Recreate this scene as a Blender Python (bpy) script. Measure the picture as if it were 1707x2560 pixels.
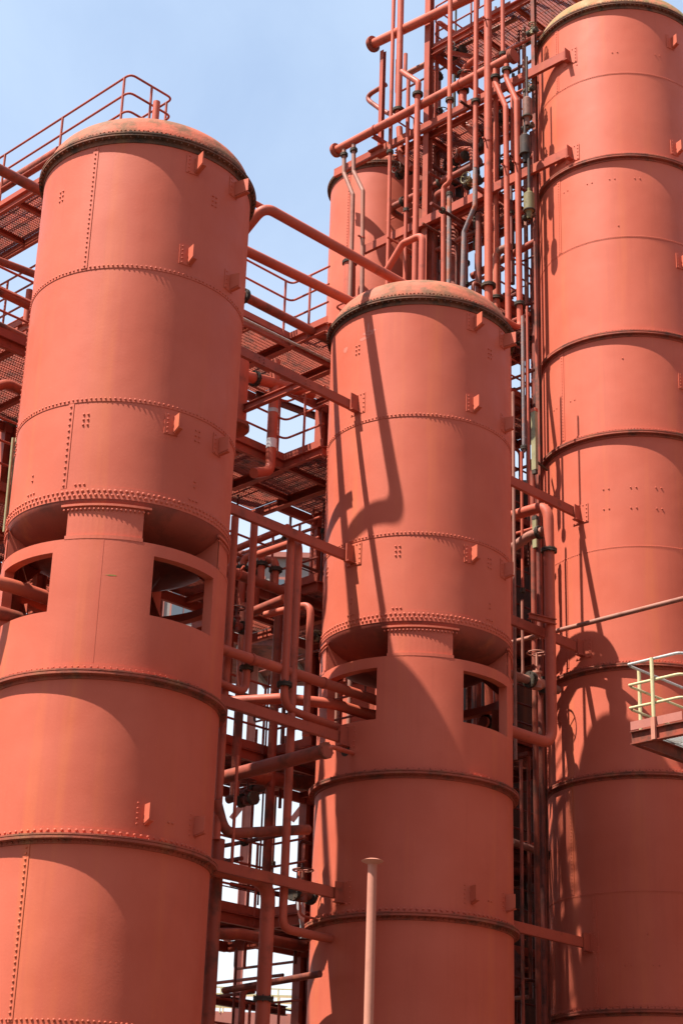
import bpy, math, random
from mathutils import Vector, Matrix
random.seed(7)
sin, cos, rad, pi = math.sin, math.cos, math.radians, math.pi
for o in list(bpy.data.objects): bpy.data.objects.remove(o)
SC = bpy.context.scene; COL = SC.collection

# ------------------------------------------------------------------ camera
F, PITCH, ROLL, IW, IH = 4482.68, rad(22.9568), rad(1.9223), 1707, 2560
cam = bpy.data.cameras.new('Camera'); cam.sensor_fit = 'HORIZONTAL'; cam.sensor_width = 36
cam.lens = 36*F/IW; cam.clip_start = .5; cam.clip_end = 6000
co = bpy.data.objects.new('Camera', cam); COL.objects.link(co); SC.camera = co
FW = Vector((0, cos(PITCH), sin(PITCH))); UP0 = Vector((0, -sin(PITCH), cos(PITCH))); RT0 = Vector((1, 0, 0))
RT = RT0*cos(ROLL)+UP0*sin(ROLL); UP = UP0*cos(ROLL)-RT0*sin(ROLL)
co.matrix_world = Matrix((RT, UP, -FW)).transposed().to_4x4()
SC.render.resolution_x, SC.render.resolution_y = 682, 1024

# ------------------------------------------------------------------ world, sun, exposure
AZ, EL = rad(63), rad(61.5)                       # sun: left of and behind the camera
S2 = Vector((-sin(AZ)*cos(EL), -cos(AZ)*cos(EL), sin(EL)))
w = bpy.data.worlds.new('World'); SC.world = w; w.use_nodes = True
nt = w.node_tree; nt.nodes.clear(); N = nt.nodes.new; L = nt.links.new
out = N('ShaderNodeOutputWorld'); bg = N('ShaderNodeBackground'); sky = N('ShaderNodeTexSky')
sky.sky_type = 'NISHITA'; sky.sun_disc = False; sky.sun_elevation = EL; sky.sun_rotation = pi+AZ
sky.air_density = 1.0; sky.dust_density = 1.0; sky.ozone_density = 1.2; sky.altitude = 50
tc = N('ShaderNodeTexCoord'); mp = N('ShaderNodeMapping'); mp.inputs['Scale'].default_value = (1.3, 1.3, 2.4)
mp.inputs['Rotation'].default_value = (.2, .25, .5)
nz = N('ShaderNodeTexNoise'); nz.inputs['Scale'].default_value = 2.3; nz.inputs['Detail'].default_value = 9; nz.inputs['Roughness'].default_value = .55; nz.inputs['Distortion'].default_value = .6
rp = N('ShaderNodeValToRGB'); rp.color_ramp.elements[0].position = .36; rp.color_ramp.elements[1].position = .78
rp.color_ramp.elements[0].color = (.30, .30, .30, 1); rp.color_ramp.elements[1].color = (.62, .62, .62, 1)
mx = N('ShaderNodeMixRGB'); mx.inputs[2].default_value = (3.9, 4.7, 5.6, 1)
L(tc.outputs['Generated'], mp.inputs[0]); L(mp.outputs[0], nz.inputs['Vector']); L(nz.outputs['Fac'], rp.inputs[0])
L(rp.outputs[0], mx.inputs[0]); L(sky.outputs[0], mx.inputs[1])
sx = N('ShaderNodeSeparateXYZ'); L(tc.outputs['Generated'], sx.inputs[0])      # haze whitening towards the horizon, all the way round
mr = N('ShaderNodeMapRange'); mr.interpolation_type = 'SMOOTHSTEP'; mr.inputs[1].default_value = .62; mr.inputs[2].default_value = .08; mr.inputs[3].default_value = 0; mr.inputs[4].default_value = .95
L(sx.outputs[2], mr.inputs[0]); m3 = N('ShaderNodeMixRGB'); m3.inputs[2].default_value = (4.5, 4.75, 5.0, 1)
L(mr.outputs[0], m3.inputs[0]); L(mx.outputs[0], m3.inputs[1]); L(m3.outputs[0], bg.inputs[0]); L(bg.outputs[0], out.inputs[0])
bg.inputs[1].default_value = 0.092
sl = bpy.data.lights.new('Sun', 'SUN'); sl.energy = 5.0; sl.angle = rad(.53); sl.color = (1, .955, .88)
so = bpy.data.objects.new('Sun', sl); COL.objects.link(so)
so.rotation_euler = (-S2).to_track_quat('-Z', 'Y').to_euler(); so.location = S2*60
vs = SC.view_settings; vs.view_transform = 'Standard'; vs.look = 'None'; vs.gamma = 1; vs.use_curve_mapping = False; vs.exposure = 1.35

# ------------------------------------------------------------------ coordinates: a runs along the tower row, b away from it
A0 = Vector((-3.00755, 22.57548)); Uv = Vector((1, 1))/2**.5; Vv = Vector((-1, 1))/2**.5
GZ = -1.7; SP = 6.012
def W(a, b, z):
    p = A0+Uv*a+Vv*b; return Vector((p.x, p.y, z))
def rayd(px, py):
    x, y = (px-IW/2)/F, (py-IH/2)/F
    return FW+RT*x-UP*y
def P(px, py, **k):                               # a photo pixel seen against a plane of the place -> row coordinates
    d = rayd(px, py)
    if 'z' in k: p = d*(k['z']/d.z)
    elif 'y' in k: p = d*(k['y']/d.y)
    else:
        n, key = (Uv, 'a') if 'a' in k else (Vv, 'b')
        p = d*((k[key]+A0.dot(n))/(d.x*n.x+d.y*n.y))
    q = Vector((p.x, p.y))-A0
    return (q.dot(Uv), q.dot(Vv), p.z)
def zat(a, b, py):                                # height at which the upright line (a, b) crosses photo row py
    lo, hi = -3, 40
    for _ in range(40):
        m = (lo+hi)/2; p = W(a, b, m); dd = p.dot(FW); y = IH/2-F*p.dot(UP)/dd
        if y > py: lo = m
        else: hi = m
    return lo

# ------------------------------------------------------------------ materials
MATS = {}
def nodes(name):
    m = bpy.data.materials.new(name); m.use_nodes = True; t = m.node_tree
    return m, t, t.nodes['Principled BSDF'], t.nodes.new, t.links.new
def paint(name, c1, c2, dirt=(.05, .03, .022), amt=.25, dscale=4., rough=.5, streak=.35, tint=(.60, .17, .045), bump=.06, waves=.0, lo=.54, spec=.16):
    m, t, b, N, L = nodes(name)
    g = N('ShaderNodeNewGeometry')
    def noise(scale, det, vec=None, ro=.55):
        n = N('ShaderNodeTexNoise'); n.inputs['Scale'].default_value = scale; n.inputs['Detail'].default_value = det; n.inputs['Roughness'].default_value = ro
        L(vec or g.outputs['Position'], n.inputs['Vector']); return n.outputs['Fac']
    def ramp(src, a, c, v0=0, v1=1):
        r = N('ShaderNodeMapRange'); r.inputs[1].default_value = a; r.inputs[2].default_value = c; r.inputs[3].default_value = v0; r.inputs[4].default_value = v1
        L(src, r.inputs[0]); return r.outputs[0]
    def mix(f, x, y):
        k = N('ShaderNodeMixRGB')
        if isinstance(f, float): k.inputs[0].default_value = f
        else: L(f, k.inputs[0])
        for i, v in ((1, x), (2, y)):
            if isinstance(v, tuple): k.inputs[i].default_value = (*v, 1)
            else: L(v, k.inputs[i])
        return k.outputs[0]
    mpn = N('ShaderNodeMapping'); mpn.inputs['Scale'].default_value = (3.2, 3.2, .16); L(g.outputs['Position'], mpn.inputs[0])
    mp2 = N('ShaderNodeMapping'); mp2.inputs['Scale'].default_value = (11, 11, .5); L(g.outputs['Position'], mp2.inputs[0])
    c = mix(ramp(noise(.9, 4), .35, .65), c1, c2)
    c = mix(ramp(noise(1.0, 5, mpn.outputs[0]), .55, .85, 0, streak), c, tint)
    c = mix(ramp(noise(1.0, 4, mp2.outputs[0]), .56, .80, 0, streak*.55), c, tuple(v*.62 for v in c1))
    c = mix(ramp(noise(38, 3), .66, .72, 0, .22), c, tuple(min(1, v*1.25+.03) for v in c1))
    c = mix(ramp(noise(dscale, 9, None, .66), lo, lo+.16, 0, amt), c, dirt)
    L(c, b.inputs['Base Color'])
    L(ramp(noise(2.2, 6), .3, .7, rough-.07, rough+.13), b.inputs['Roughness'])
    b.inputs['Specular IOR Level'].default_value = spec
    bp = N('ShaderNodeBump'); bp.inputs['Strength'].default_value = bump; bp.inputs['Distance'].default_value = .02; L(noise(30, 5), bp.inputs['Height'])
    last = bp
    if waves:
        b2 = N('ShaderNodeBump'); b2.inputs['Strength'].default_value = waves; b2.inputs['Distance'].default_value = .05; L(noise(1.1, 2), b2.inputs['Height']); L(bp.outputs[0], b2.inputs['Normal']); last = b2
    L(last.outputs[0], b.inputs['Normal'])
    MATS[name] = m; return m
RC1, RC2 = (.470, .108, .063), (.430, .091, .051)
paint('shell', RC1, RC2, amt=.10, dscale=1.1, streak=.36, waves=.20, rough=.50, dirt=(.30, .075, .045))
paint('underside', (.26, .055, .034), (.20, .045, .030), amt=.5, dscale=2, lo=.5)  # darker red: shade on the downward-facing dished bottoms is put into the colour
paint('pipe', (.44, .093, .053), (.34, .072, .042), amt=.55, dscale=3.0, streak=.2, lo=.56)
paint('pipe_dirty_shade', (.31, .068, .040), (.22, .052, .033), amt=.80, dscale=2.2, streak=.3, lo=.47, dirt=(.065, .038, .027))  # stained pipe paint, darkened further to carry the shade on rear pipes
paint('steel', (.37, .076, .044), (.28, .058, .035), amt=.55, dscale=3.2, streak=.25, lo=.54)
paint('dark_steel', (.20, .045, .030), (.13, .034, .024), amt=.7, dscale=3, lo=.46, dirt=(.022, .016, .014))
paint('rim', (.10, .055, .035), (.20, .075, .045), amt=.8, dscale=5, lo=.48, dirt=(.035, .032, .024), tint=(.24, .20, .06), streak=.5, rough=.8, bump=.3)
paint('rim_red', (.33, .075, .044), (.24, .060, .038), amt=.65, dscale=4, lo=.47, dirt=(.06, .042, .03), tint=(.25, .18, .07), streak=.5, rough=.75, bump=.2)
paint('dome', (.43, .100, .058), (.36, .100, .055), amt=.85, dscale=3.4, lo=.43, dirt=(.135, .075, .040), tint=(.17, .125, .05), streak=.6, rough=.75, bump=.25)
paint('dome_lichen', (.34, .16, .07), (.42, .15, .08), amt=.85, dscale=5, lo=.42, dirt=(.17, .155, .07), tint=(.45, .40, .24), streak=.7, rough=.85, bump=.4)
paint('peel', (.13, .115, .12), (.22, .155, .14), amt=.92, dscale=3.6, lo=.50, dirt=(.33, .085, .035), tint=(.10, .08, .08), streak=.5, rough=.6, bump=.3)
paint('grey_pipe', (.25, .13, .10), (.31, .115, .078), amt=.7, dscale=3, lo=.5, dirt=(.16, .06, .04), streak=.4)
paint('gasket', (.036, .028, .023), (.062, .046, .033), amt=.55, dscale=9, lo=.5, dirt=(.11, .08, .042), streak=.2, rough=.7, bump=.2)
paint('grate', (.37, .080, .046), (.26, .060, .038), amt=.7, dscale=6, lo=.46, dirt=(.045, .03, .022), streak=.1)
paint('galv', (.45, .44, .42), (.36, .36, .35), amt=.45, dscale=7, lo=.5, dirt=(.16, .10, .07), streak=.15, tint=(.35, .25, .18), rough=.5)
paint('cream', (.52, .46, .26), (.46, .40, .22), amt=.5, dscale=9, lo=.55, dirt=(.24, .15, .07), streak=.2, tint=(.5, .35, .15))
paint('pink', (.44, .19, .13), (.40, .16, .11), amt=.35, dscale=6, lo=.52, dirt=(.30, .12, .09), streak=.3, rough=.6)
paint('pinkfar', (.40, .15, .115), (.36, .13, .10), amt=.3, dscale=1.2, lo=.5, dirt=(.22, .085, .07), streak=.2, rough=.7)
paint('lamp', (.30, .26, .14), (.24, .21, .12), amt=.5, dscale=6, lo=.5, dirt=(.14, .11, .06), streak=.5, tint=(.24, .2, .1), rough=.4)
paint('brass', (.20, .16, .07), (.15, .12, .06), amt=.5, dscale=10, lo=.5, streak=.3, rough=.5)
paint('filter', (.20, .085, .06), (.15, .07, .05), amt=.6, dscale=6, lo=.48)
paint('soot_and_shade', (.035, .024, .020), (.055, .032, .024), amt=.5, dscale=7, lo=.5, dirt=(.11, .055, .035), rough=.6)  # black fittings; on the added rear tower this black stands in for shade
paint('paper', (.32, .32, .33), (.22, .22, .23), amt=.4, dscale=9, lo=.5, dirt=(.16, .07, .05), streak=.1, rough=.8)
paint('brick', (.30, .27, .25), (.24, .21, .19), amt=.4, dscale=1.5, lo=.5, dirt=(.15, .12, .11), streak=.2, tint=(.3, .2, .16), rough=.85)
paint('redbrick', (.32, .115, .075), (.27, .095, .06), amt=.4, dscale=1.2, lo=.5, dirt=(.16, .07, .05), streak=.2, rough=.85)
paint('gravel', (.105, .075, .058), (.08, .058, .046), amt=.5, dscale=.7, lo=.45, dirt=(.10, .085, .07), streak=.1, rough=.95, bump=.6)
def simple(name, c, rough=.5, metal=0, **k):
    m, t, b, N, L = nodes(name); b.inputs['Base Color'].default_value = (*c, 1); b.inputs['Roughness'].default_value = rough; b.inputs['Metallic'].default_value = metal
    MATS[name] = m
simple('glass', (.10, .12, .14), .08)
simple('mark', (.62, .58, .56), .8)

# ------------------------------------------------------------------ mesh builder
class MB:
    def __init__(s): s.v, s.f = [], []
    def add(s, vs, fs):
        n = len(s.v); s.v += [tuple(v) for v in vs]; s.f += [tuple(i+n for i in f) for f in fs]; return s
    def quad(s, a, b, c, d): return s.add([a, b, c, d], [(0, 1, 2, 3)])
    def hexa(s, q):          # 8 corners: bottom 0-3, top 4-7
        return s.add(q, [(3, 2, 1, 0), (4, 5, 6, 7), (0, 1, 5, 4), (1, 2, 6, 5), (2, 3, 7, 6), (3, 0, 4, 7)])
    def box(s, c, x, y, z):  # centre and three half vectors
        q = [c-x-y-z, c+x-y-z, c+x+y-z, c-x+y-z, c-x-y+z, c+x-y+z, c+x+y+z, c-x+y+z]; return s.hexa(q)
    def bar(s, p, q, w, h, up=None):
        d = (q-p); l = d.length; d = d.normalized(); up = up or (Vector((0, 0, 1)) if abs(d.z) < .9 else Vector((Uv.x, Uv.y, 0)))
        x = d.cross(up).normalized(); u = x.cross(d).normalized()
        return s.box((p+q)/2, d*l/2, x*w/2, u*h/2)
    def ibeam(s, p, q, h, wd, t=.012, tf=.014, up=None):
        d = (q-p).normalized(); up = up or (Vector((0, 0, 1)) if abs(d.z) < .9 else Vector((Uv.x, Uv.y, 0)))
        x = d.cross(up).normalized(); u = x.cross(d).normalized()
        s.bar(p+u*(h/2-tf/2), q+u*(h/2-tf/2), wd, tf, u); s.bar(p-u*(h/2-tf/2), q-u*(h/2-tf/2), wd, tf, u)
        return s.bar(p, q, t, h-2*tf-.001, u)
    def channel(s, p, q, h, wd, side=1, t=.01):
        d = (q-p).normalized(); u0 = Vector((0, 0, 1)); x = d.cross(u0).normalized()*side; u = x.cross(d).normalized()
        if u.z < 0: u = -u
        s.bar(p, q, t, h-2*t-.001, u)
        for k in (1, -1): s.bar(p+u*k*(h/2-t/2)+x*(wd/2-t/2), q+u*k*(h/2-t/2)+x*(wd/2-t/2), wd, t, u)
        return s
    def cyl(s, p, q, r, n=12, r2=None, caps=True):
        r2 = r if r2 is None else r2; d = (q-p).normalized(); a = d.orthogonal().normalized(); b = d.cross(a)
        vs = []
        for c, rr in ((p, r), (q, r2)):
            vs += [c+(a*cos(2*pi*i/n)+b*sin(2*pi*i/n))*rr for i in range(n)]
        fs = [(i, (i+1) % n, n+(i+1) % n, n+i) for i in range(n)]
        if caps: fs += [tuple(range(n-1, -1, -1)), tuple(range(n, 2*n))]
        return s.add(vs, fs)
    def tube(s, pts, r, n=12, caps=True):
        pts = [p for i, p in enumerate(pts) if i == 0 or (p-pts[i-1]).length > 1e-4]
        ts = [(pts[min(i+1, len(pts)-1)]-pts[max(i-1, 0)]).normalized() for i in range(len(pts))]
        a = ts[0].orthogonal().normalized(); vs = []; m = len(pts)
        for i in range(m):
            if i: a = (ts[i-1].rotation_difference(ts[i])) @ a
            a = (a-ts[i]*a.dot(ts[i])).normalized(); b = ts[i].cross(a)
            vs += [pts[i]+(a*cos(2*pi*k/n)+b*sin(2*pi*k/n))*r for k in range(n)]
        fs = [(j*n+i, j*n+(i+1) % n, (j+1)*n+(i+1) % n, (j+1)*n+i) for j in range(m-1) for i in range(n)]
        if caps: fs += [tuple(range(n-1, -1, -1)), tuple(range((m-1)*n, m*n))]
        return s.add(vs, fs)
    def lathe(s, c, prof, n=96, t0=0, t1=2*pi):     # c = (x, y); prof = [(r, z)] outward faces when listed bottom to top
        full = abs(t1-t0-2*pi) < 1e-6; k = n if full else n+1; vs = []
        for r, z in prof:
            for i in range(k):
                t = t0+(t1-t0)*i/n; vs.append((c[0]+r*sin(t), c[1]-r*cos(t), z))
        fs = []
        for j in range(len(prof)-1):
            for i in range(n):
                i2 = (i+1) % k; fs.append((j*k+i, j*k+i2, (j+1)*k+i2, (j+1)*k+i))
        return s.add(vs, fs)
    def rivet(s, p, nrm, r, n=7):
        a = nrm.orthogonal().normalized(); b = nrm.cross(a); vs = []
        for rr, h in ((r, -.004), (r*.86, r*.5), (r*.42, r*.82)):
            vs += [p+(a*cos(2*pi*i/n)+b*sin(2*pi*i/n))*rr+nrm*h for i in range(n)]
        fs = [(j*n+i, j*n+(i+1) % n, (j+1)*n+(i+1) % n, (j+1)*n+i) for j in range(2) for i in range(n)]+[tuple(range(2*n, 3*n))]
        return s.add(vs, fs)
def fillet(pts, R, n=7):
    if R <= 0: return list(pts)
    o = [pts[0]]
    for i in range(1, len(pts)-1):
        p, c, q = pts[i-1], pts[i], pts[i+1]; d1 = (p-c).normalized(); d2 = (q-c).normalized()
        ang = d1.angle(d2)
        if ang > pi-.02: o.append(c); continue
        l = min(R/math.tan(ang/2), (p-c).length*.49, (q-c).length*.49)
        e0, e1 = c+d1*l, c+d2*l
        for k in range(n+1):
            t = k/n; o.append(e0*(1-t)**2+c*(2*t*(1-t))+e1*t*t)
    o.append(pts[-1]); return o
WL = {}
def tag(o, label=None, cat=None, group=None, kind=None):
    if label: o['label'] = label
    if cat: o['category'] = cat
    if group: o['group'] = group
    if kind: o['kind'] = kind
    return o
def thing(name, label, cat, loc, group=None):
    o = bpy.data.objects.new(name, None); o.empty_display_size = .2; COL.objects.link(o); o.location = loc; WL[o.name] = Vector(loc)
    return tag(o, label, cat, group)
def ob(name, mb, mat, parent=None, smooth=35, kind=None):
    if parent is not None: base = WL[parent.name]
    else:
        xs = [min(v[i] for v in mb.v) for i in range(3)]; xe = [max(v[i] for v in mb.v) for i in range(2)]
        base = Vector(((xs[0]+xe[0])/2, (xs[1]+xe[1])/2, xs[2]))
    me = bpy.data.meshes.new(name); me.from_pydata([(v[0]-base.x, v[1]-base.y, v[2]-base.z) for v in mb.v], [], mb.f)
    me.materials.append(MATS[mat])
    if smooth:
        me.polygons.foreach_set('use_smooth', [True]*len(me.polygons)); me.set_sharp_from_angle(angle=rad(smooth))
    me.update()
    o = bpy.data.objects.new(name, me); COL.objects.link(o)
    if parent is not None: o.parent = parent
    else: o.location = base
    WL[o.name] = base
    if kind: o['kind'] = kind
    return o

# ------------------------------------------------------------------ ground
g = MB(); R_ = 2500
g.quad((-R_, -R_, GZ), (R_, -R_, GZ), (R_, R_, GZ), (-R_, R_, GZ))
tag(ob('ground', g, 'gravel', smooth=0), kind='structure')

# ------------------------------------------------------------------ riveted towers
class Tower:
    def __init__(s, name, label, a, b, group='riveted towers in a row'):
        s.c = W(a, b, 0).xy; s.root = thing(name, label, 'tower', (s.c.x, s.c.y, GZ), group)
    def at(s, th, r, z): t = rad(th); return Vector((s.c.x+r*sin(t), s.c.y-r*cos(t), z))
    def nr(s, th): t = rad(th); return Vector((sin(t), -cos(t), 0))
    def part(s, name, mb, mat, kind=None, parent=None, smooth=35): return ob(name, mb, mat, parent or s.root, smooth, kind)
    def course(s, zt, zb, r, mat='shell'):
        return s.part('shell_course', MB().lathe(s.c, [(r-.014, zb+.001), (r, zb), (r, zt), (r-.014, zt+.001)], 120), mat)
    def ringriv(s, zs, r, n, rr, mat='shell', th0=0, th1=360, parent=None):
        m = MB()
        for k, z in enumerate(zs):
            for i in range(n):
                th = th0+(th1-th0)*(i+.5*(k % 2))/n; m.rivet(s.at(th+random.uniform(-.08, .08), r, z+random.uniform(-.003, .003)), s.nr(th), rr*random.uniform(.88, 1.1))
        return s.part('rivet_row', m, mat, 'stuff', parent)
    def patch(s, m, th0, th1, z0, z1, r, t, n=4):
        for i in range(n):
            a, b = th0+(th1-th0)*i/n, th0+(th1-th0)*(i+1)/n
            m.hexa([s.at(a, r-.01, z0), s.at(b, r-.01, z0), s.at(b, r+t, z0), s.at(a, r+t, z0), s.at(a, r-.01, z1), s.at(b, r-.01, z1), s.at(b, r+t, z1), s.at(a, r+t, z1)])
        return m
    def seam(s, th, zt, zb, r, pitch=.075, rr=.015, riv=True):
        m = MB(); s.patch(m, th-2.6, th+.5, zb, zt, r, .009, 1); st = s.part('seam_strip', m, 'shell')
        if riv:
            m = MB(); k = int((zt-zb)/pitch)
            for i in range(k): m.rivet(s.at(th-1.1, r+.009, zb+(i+.5)*(zt-zb)/k), s.nr(th-1.1), rr)
            s.part('rivet_row', m, 'shell', 'stuff', st)
    def cluster(s, th, z, r, nx, nz, dx=.062, dz=.075, rr=.017):
        m = MB(); d = math.degrees(dx/r)
        for i in range(nx):
            for j in range(nz): t = th+(i-(nx-1)/2)*d; m.rivet(s.at(t, r, z+(j-(nz-1)/2)*dz), s.nr(t), rr)
        s.part('rivet_group', m, 'shell', 'stuff')
    def finbracket(s, th, z, r, h=.30, out=.15, rr=.014):
        d = math.degrees(.10/r); m = MB(); s.patch(m, th-d, th+d, z-h/2, z+h/2, r, .012, 2); br = s.part('bracket', m, 'shell')
        m = MB(); p = lambda q, dz: s.at(th+d*.35, r+.01+q, z+dz); n2 = s.nr(th+90)*.008
        q = [p(0, -h*.38), p(out, -h*.25), p(out, h*.40), p(0, h*.40)]
        m.add([v-n2 for v in q]+[v+n2 for v in q], [(0, 1, 2, 3), (7, 6, 5, 4), (0, 4, 5, 1), (1, 5, 6, 2), (2, 6, 7, 3), (3, 7, 4, 0)])
        c = [s.at(th+d*.35, r+.008, z-h*.40), s.at(th+d*.35, r+out, z-h*.27), s.at(th+d*.95, r+out, z-h*.27), s.at(th+d*.95, r+.008, z-h*.40)]
        m.hexa([v-Vector((0, 0, .012)) for v in c]+c); s.part('fin', m, 'shell', None, br)
        m = MB()
        for i in range(5): m.rivet(s.at(th-d*.6, r+.012, z+(i-2)*h*.21), s.nr(th-d*.6), rr)
        m.rivet(s.at(th+d*.7, r+.012, z-h*.45), s.nr(th), rr)
        s.part('rivet_row', m, 'shell', 'stuff', br)
    def plate(s, th, z, r, wd=.30, h=.36, rr=.014):                  # riveted landing plate with an end lug for a brace
        d = math.degrees(wd/2/r); m = MB(); s.patch(m, th-d, th+d, z-h/2, z+h/2, r, .012, 3); br = s.part('bracket', m, 'shell')
        m = MB()
        for sd in (-1, 1):
            for i in range(5): m.rivet(s.at(th+sd*d*.82, r+.012, z+(i-2)*h*.215), s.nr(th), rr)
        for i in (-.4, 0, .4):
            m.rivet(s.at(th+d*i, r+.012, z-h*.43), s.nr(th), rr)
            m.rivet(s.at(th+d*i, r+.012, z+h*.43), s.nr(th), rr)
        s.part('rivet_row', m, 'shell', 'stuff', br)
        m = MB(); m.box(s.at(th, r+.09, z), s.nr(th)*.085, s.nr(th+90)*.011, Vector((0, 0, h*.40))); m.box(s.at(th, r+.09, z-h*.40), s.nr(th)*.085, s.nr(th+90)*.05, Vector((0, 0, .008))); s.part('lug', m, 'steel', None, br)
    def flange(s, z, r, n, ov=.085, top=True, mat='rim_red', rr=.014):   # two angle rings bolted face to face
        m = MB().lathe(s.c, [(r+.010, z-.040), (r+ov-.004, z-.034), (r+ov-.004, z-.004), (r+ov-.012, z-.003), (r+ov-.012, z+.003), (r+ov, z+.004), (r+ov, z+.024), (r+.010, z+.0265)], 120)
        fl = s.part('flange_ring', m, mat)
        s.part('angle_ring', MB().lathe(s.c, [(r-.004, z-.086), (r+.013, z-.085), (r+.013, z-.028)], 120), mat, None, fl)
        s.part('angle_ring', MB().lathe(s.c, [(r+ov*.62, z+.0275), (r+.02, z+.032), (r+.014, z+.04), (r+.014, z+.105), (r-.004, z+.108)], 120), 'shell', None, fl)
        m = MB()
        for i in range(n):
            th = 360*i/n; m.rivet(s.at(th, r+.013, z+.072), s.nr(th), rr)
        s.part('rivet_row', m, 'shell', 'stuff', fl); m = MB()
        for i in range(n): th = 360*(i+.5)/n; m.rivet(s.at(th, r+.012, z-.056), s.nr(th), rr)
        s.part('rivet_row', m, mat, 'stuff', fl)
        m = MB()
        for i in range(n//2):
            th = 720*i/n; p = s.at(th, r+ov*.6, z); m.cyl(p-Vector((0, 0, .048)), p+Vector((0, 0, .045)), .013, 6)
        s.part('flange_bolts', m, mat, 'stuff', fl)
    def dome(s, z, r, h, n, mat='dome'):
        fl = s.part('flange_ring', MB().lathe(s.c, [(r-.004, z-.095), (r+.014, z-.095), (r+.014, z-.02), (r+.080, z-.015), (r+.080, z+.010), (r+.072, z+.012), (r+.072, z+.018), (r+.086, z+.020), (r+.086, z+.042), (r+.018, z+.055)], 120), 'rim')
        m = MB()
        for i in range(n):
            th = 360*i/n; p = s.at(th, r+.055, z); m.cyl(p-Vector((0, 0, .045)), p+Vector((0, 0, .072)), .014, 6)
        s.part('flange_bolts', m, 'rim', 'stuff', fl)
        pr = [(r+.018, z+.045), (r+.016, z+.15)]+[((r-.01)*cos(t), z+.15+(h-.15)*sin(t)) for t in [pi/2*i/18 for i in range(1, 18)]]+[(.001, z+h)]
        d = s.part('dome', MB().lathe(s.c, pr, 120), mat)
        m = MB()
        for i in range(int(n*1.6)):
            th = 360*i/int(n*1.6); m.rivet(s.at(th, r+.017, z+.105), s.nr(th), .014)
        s.part('rivet_row', m, mat, 'stuff', d)
    def skirt(s, zt, zb, r, wz0, wz1, w0=25.5, w1=65.):
        ths = []
        for q in range(4): ths += [q*90+w0*i/7 for i in range(7)]+[q*90+w0+(w1-w0)*i/10 for i in range(10)]+[q*90+w1+(90-w1)*i/7 for i in range(7)]
        n = len(ths); zs = [zb, wz0, wz1, zt]; m = MB(); win = lambda i: 7 <= i % 24 < 17
        for rr, flip in ((r, False), (r-.02, True)):
            vs = [s.at(t, rr, z) for z in zs for t in ths]
            fs = [(j*n+i, j*n+(i+1) % n, (j+1)*n+(i+1) % n, (j+1)*n+i) for j in range(3) for i in range(n) if not (j == 1 and win(i))]
            m.add(vs, [f[::-1] for f in fs] if flip else fs)
        for i in range(n):
            t, u = ths[i], ths[(i+1) % n]
            m.quad(s.at(t, r, zt), s.at(u, r, zt), s.at(u, r-.02, zt), s.at(t, r-.02, zt))
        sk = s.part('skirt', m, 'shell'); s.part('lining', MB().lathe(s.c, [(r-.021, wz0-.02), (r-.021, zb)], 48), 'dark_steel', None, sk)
        for q in range(4):
            m = MB(); dp = .13; A_, B_ = q*90+w0, q*90+w1
            for j in range(10):
                t, u = A_+(B_-A_)*j/10, A_+(B_-A_)*(j+1)/10
                for z, sg in ((wz0, 1), (wz1, -1)):
                    f = [s.at(t, r-.0, z), s.at(u, r, z), s.at(u, r-dp, z), s.at(t, r-dp, z)]; m.quad(*(f if sg > 0 else f[::-1]))
            for t in (A_, B_): m.quad(s.at(t, r, wz0), s.at(t, r-dp, wz0), s.at(t, r-dp, wz1), s.at(t, r, wz1))
            s.part('opening_liner', m, 'shell', None, sk)
        return sk
    def legs(s, zt, zb, r):
        for q in range(4):
            c = q*90; m = MB(); s.patch(m, c-19, c+19, zb+.01, zt, r-.012, .0, 12); lg = s.part('leg', m, 'shell')
            m = MB(); s.patch(m, c-19.3, c+19.3, zb-.004, zb+.045, r-.01, .022, 12); s.part('foot_strip', m, 'shell', None, lg)
            m = MB(); s.patch(m, c-22.5, c+22.5, zt-.028, zt+.002, r, .022, 12); s.part('head_strip', m, 'shell', None, lg)
            m = MB()
            for i in range(20): th = c-21+42*i/19; m.rivet(s.at(th, r+.005, zt-.072), s.nr(th), .016)
            s.part('rivet_row', m, 'shell', 'stuff', lg)
            for e in (-19, 19):
                t = c+e; n2 = s.nr(t+90)*.008; m = MB(); qd = [s.at(t, r-.03, zb+.005), s.at(t, r-.03, zt), s.at(t, r-.50, zt-.12), s.at(t, r-.42, zt-.20)]
                m.add([v-n2 for v in qd]+[v+n2 for v in qd], [(0, 1, 2, 3), (7, 6, 5, 4), (0, 4, 5, 1), (1, 5, 6, 2), (2, 6, 7, 3), (3, 7, 4, 0)]); s.part('gusset', m, 'shell', None, lg)

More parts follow.
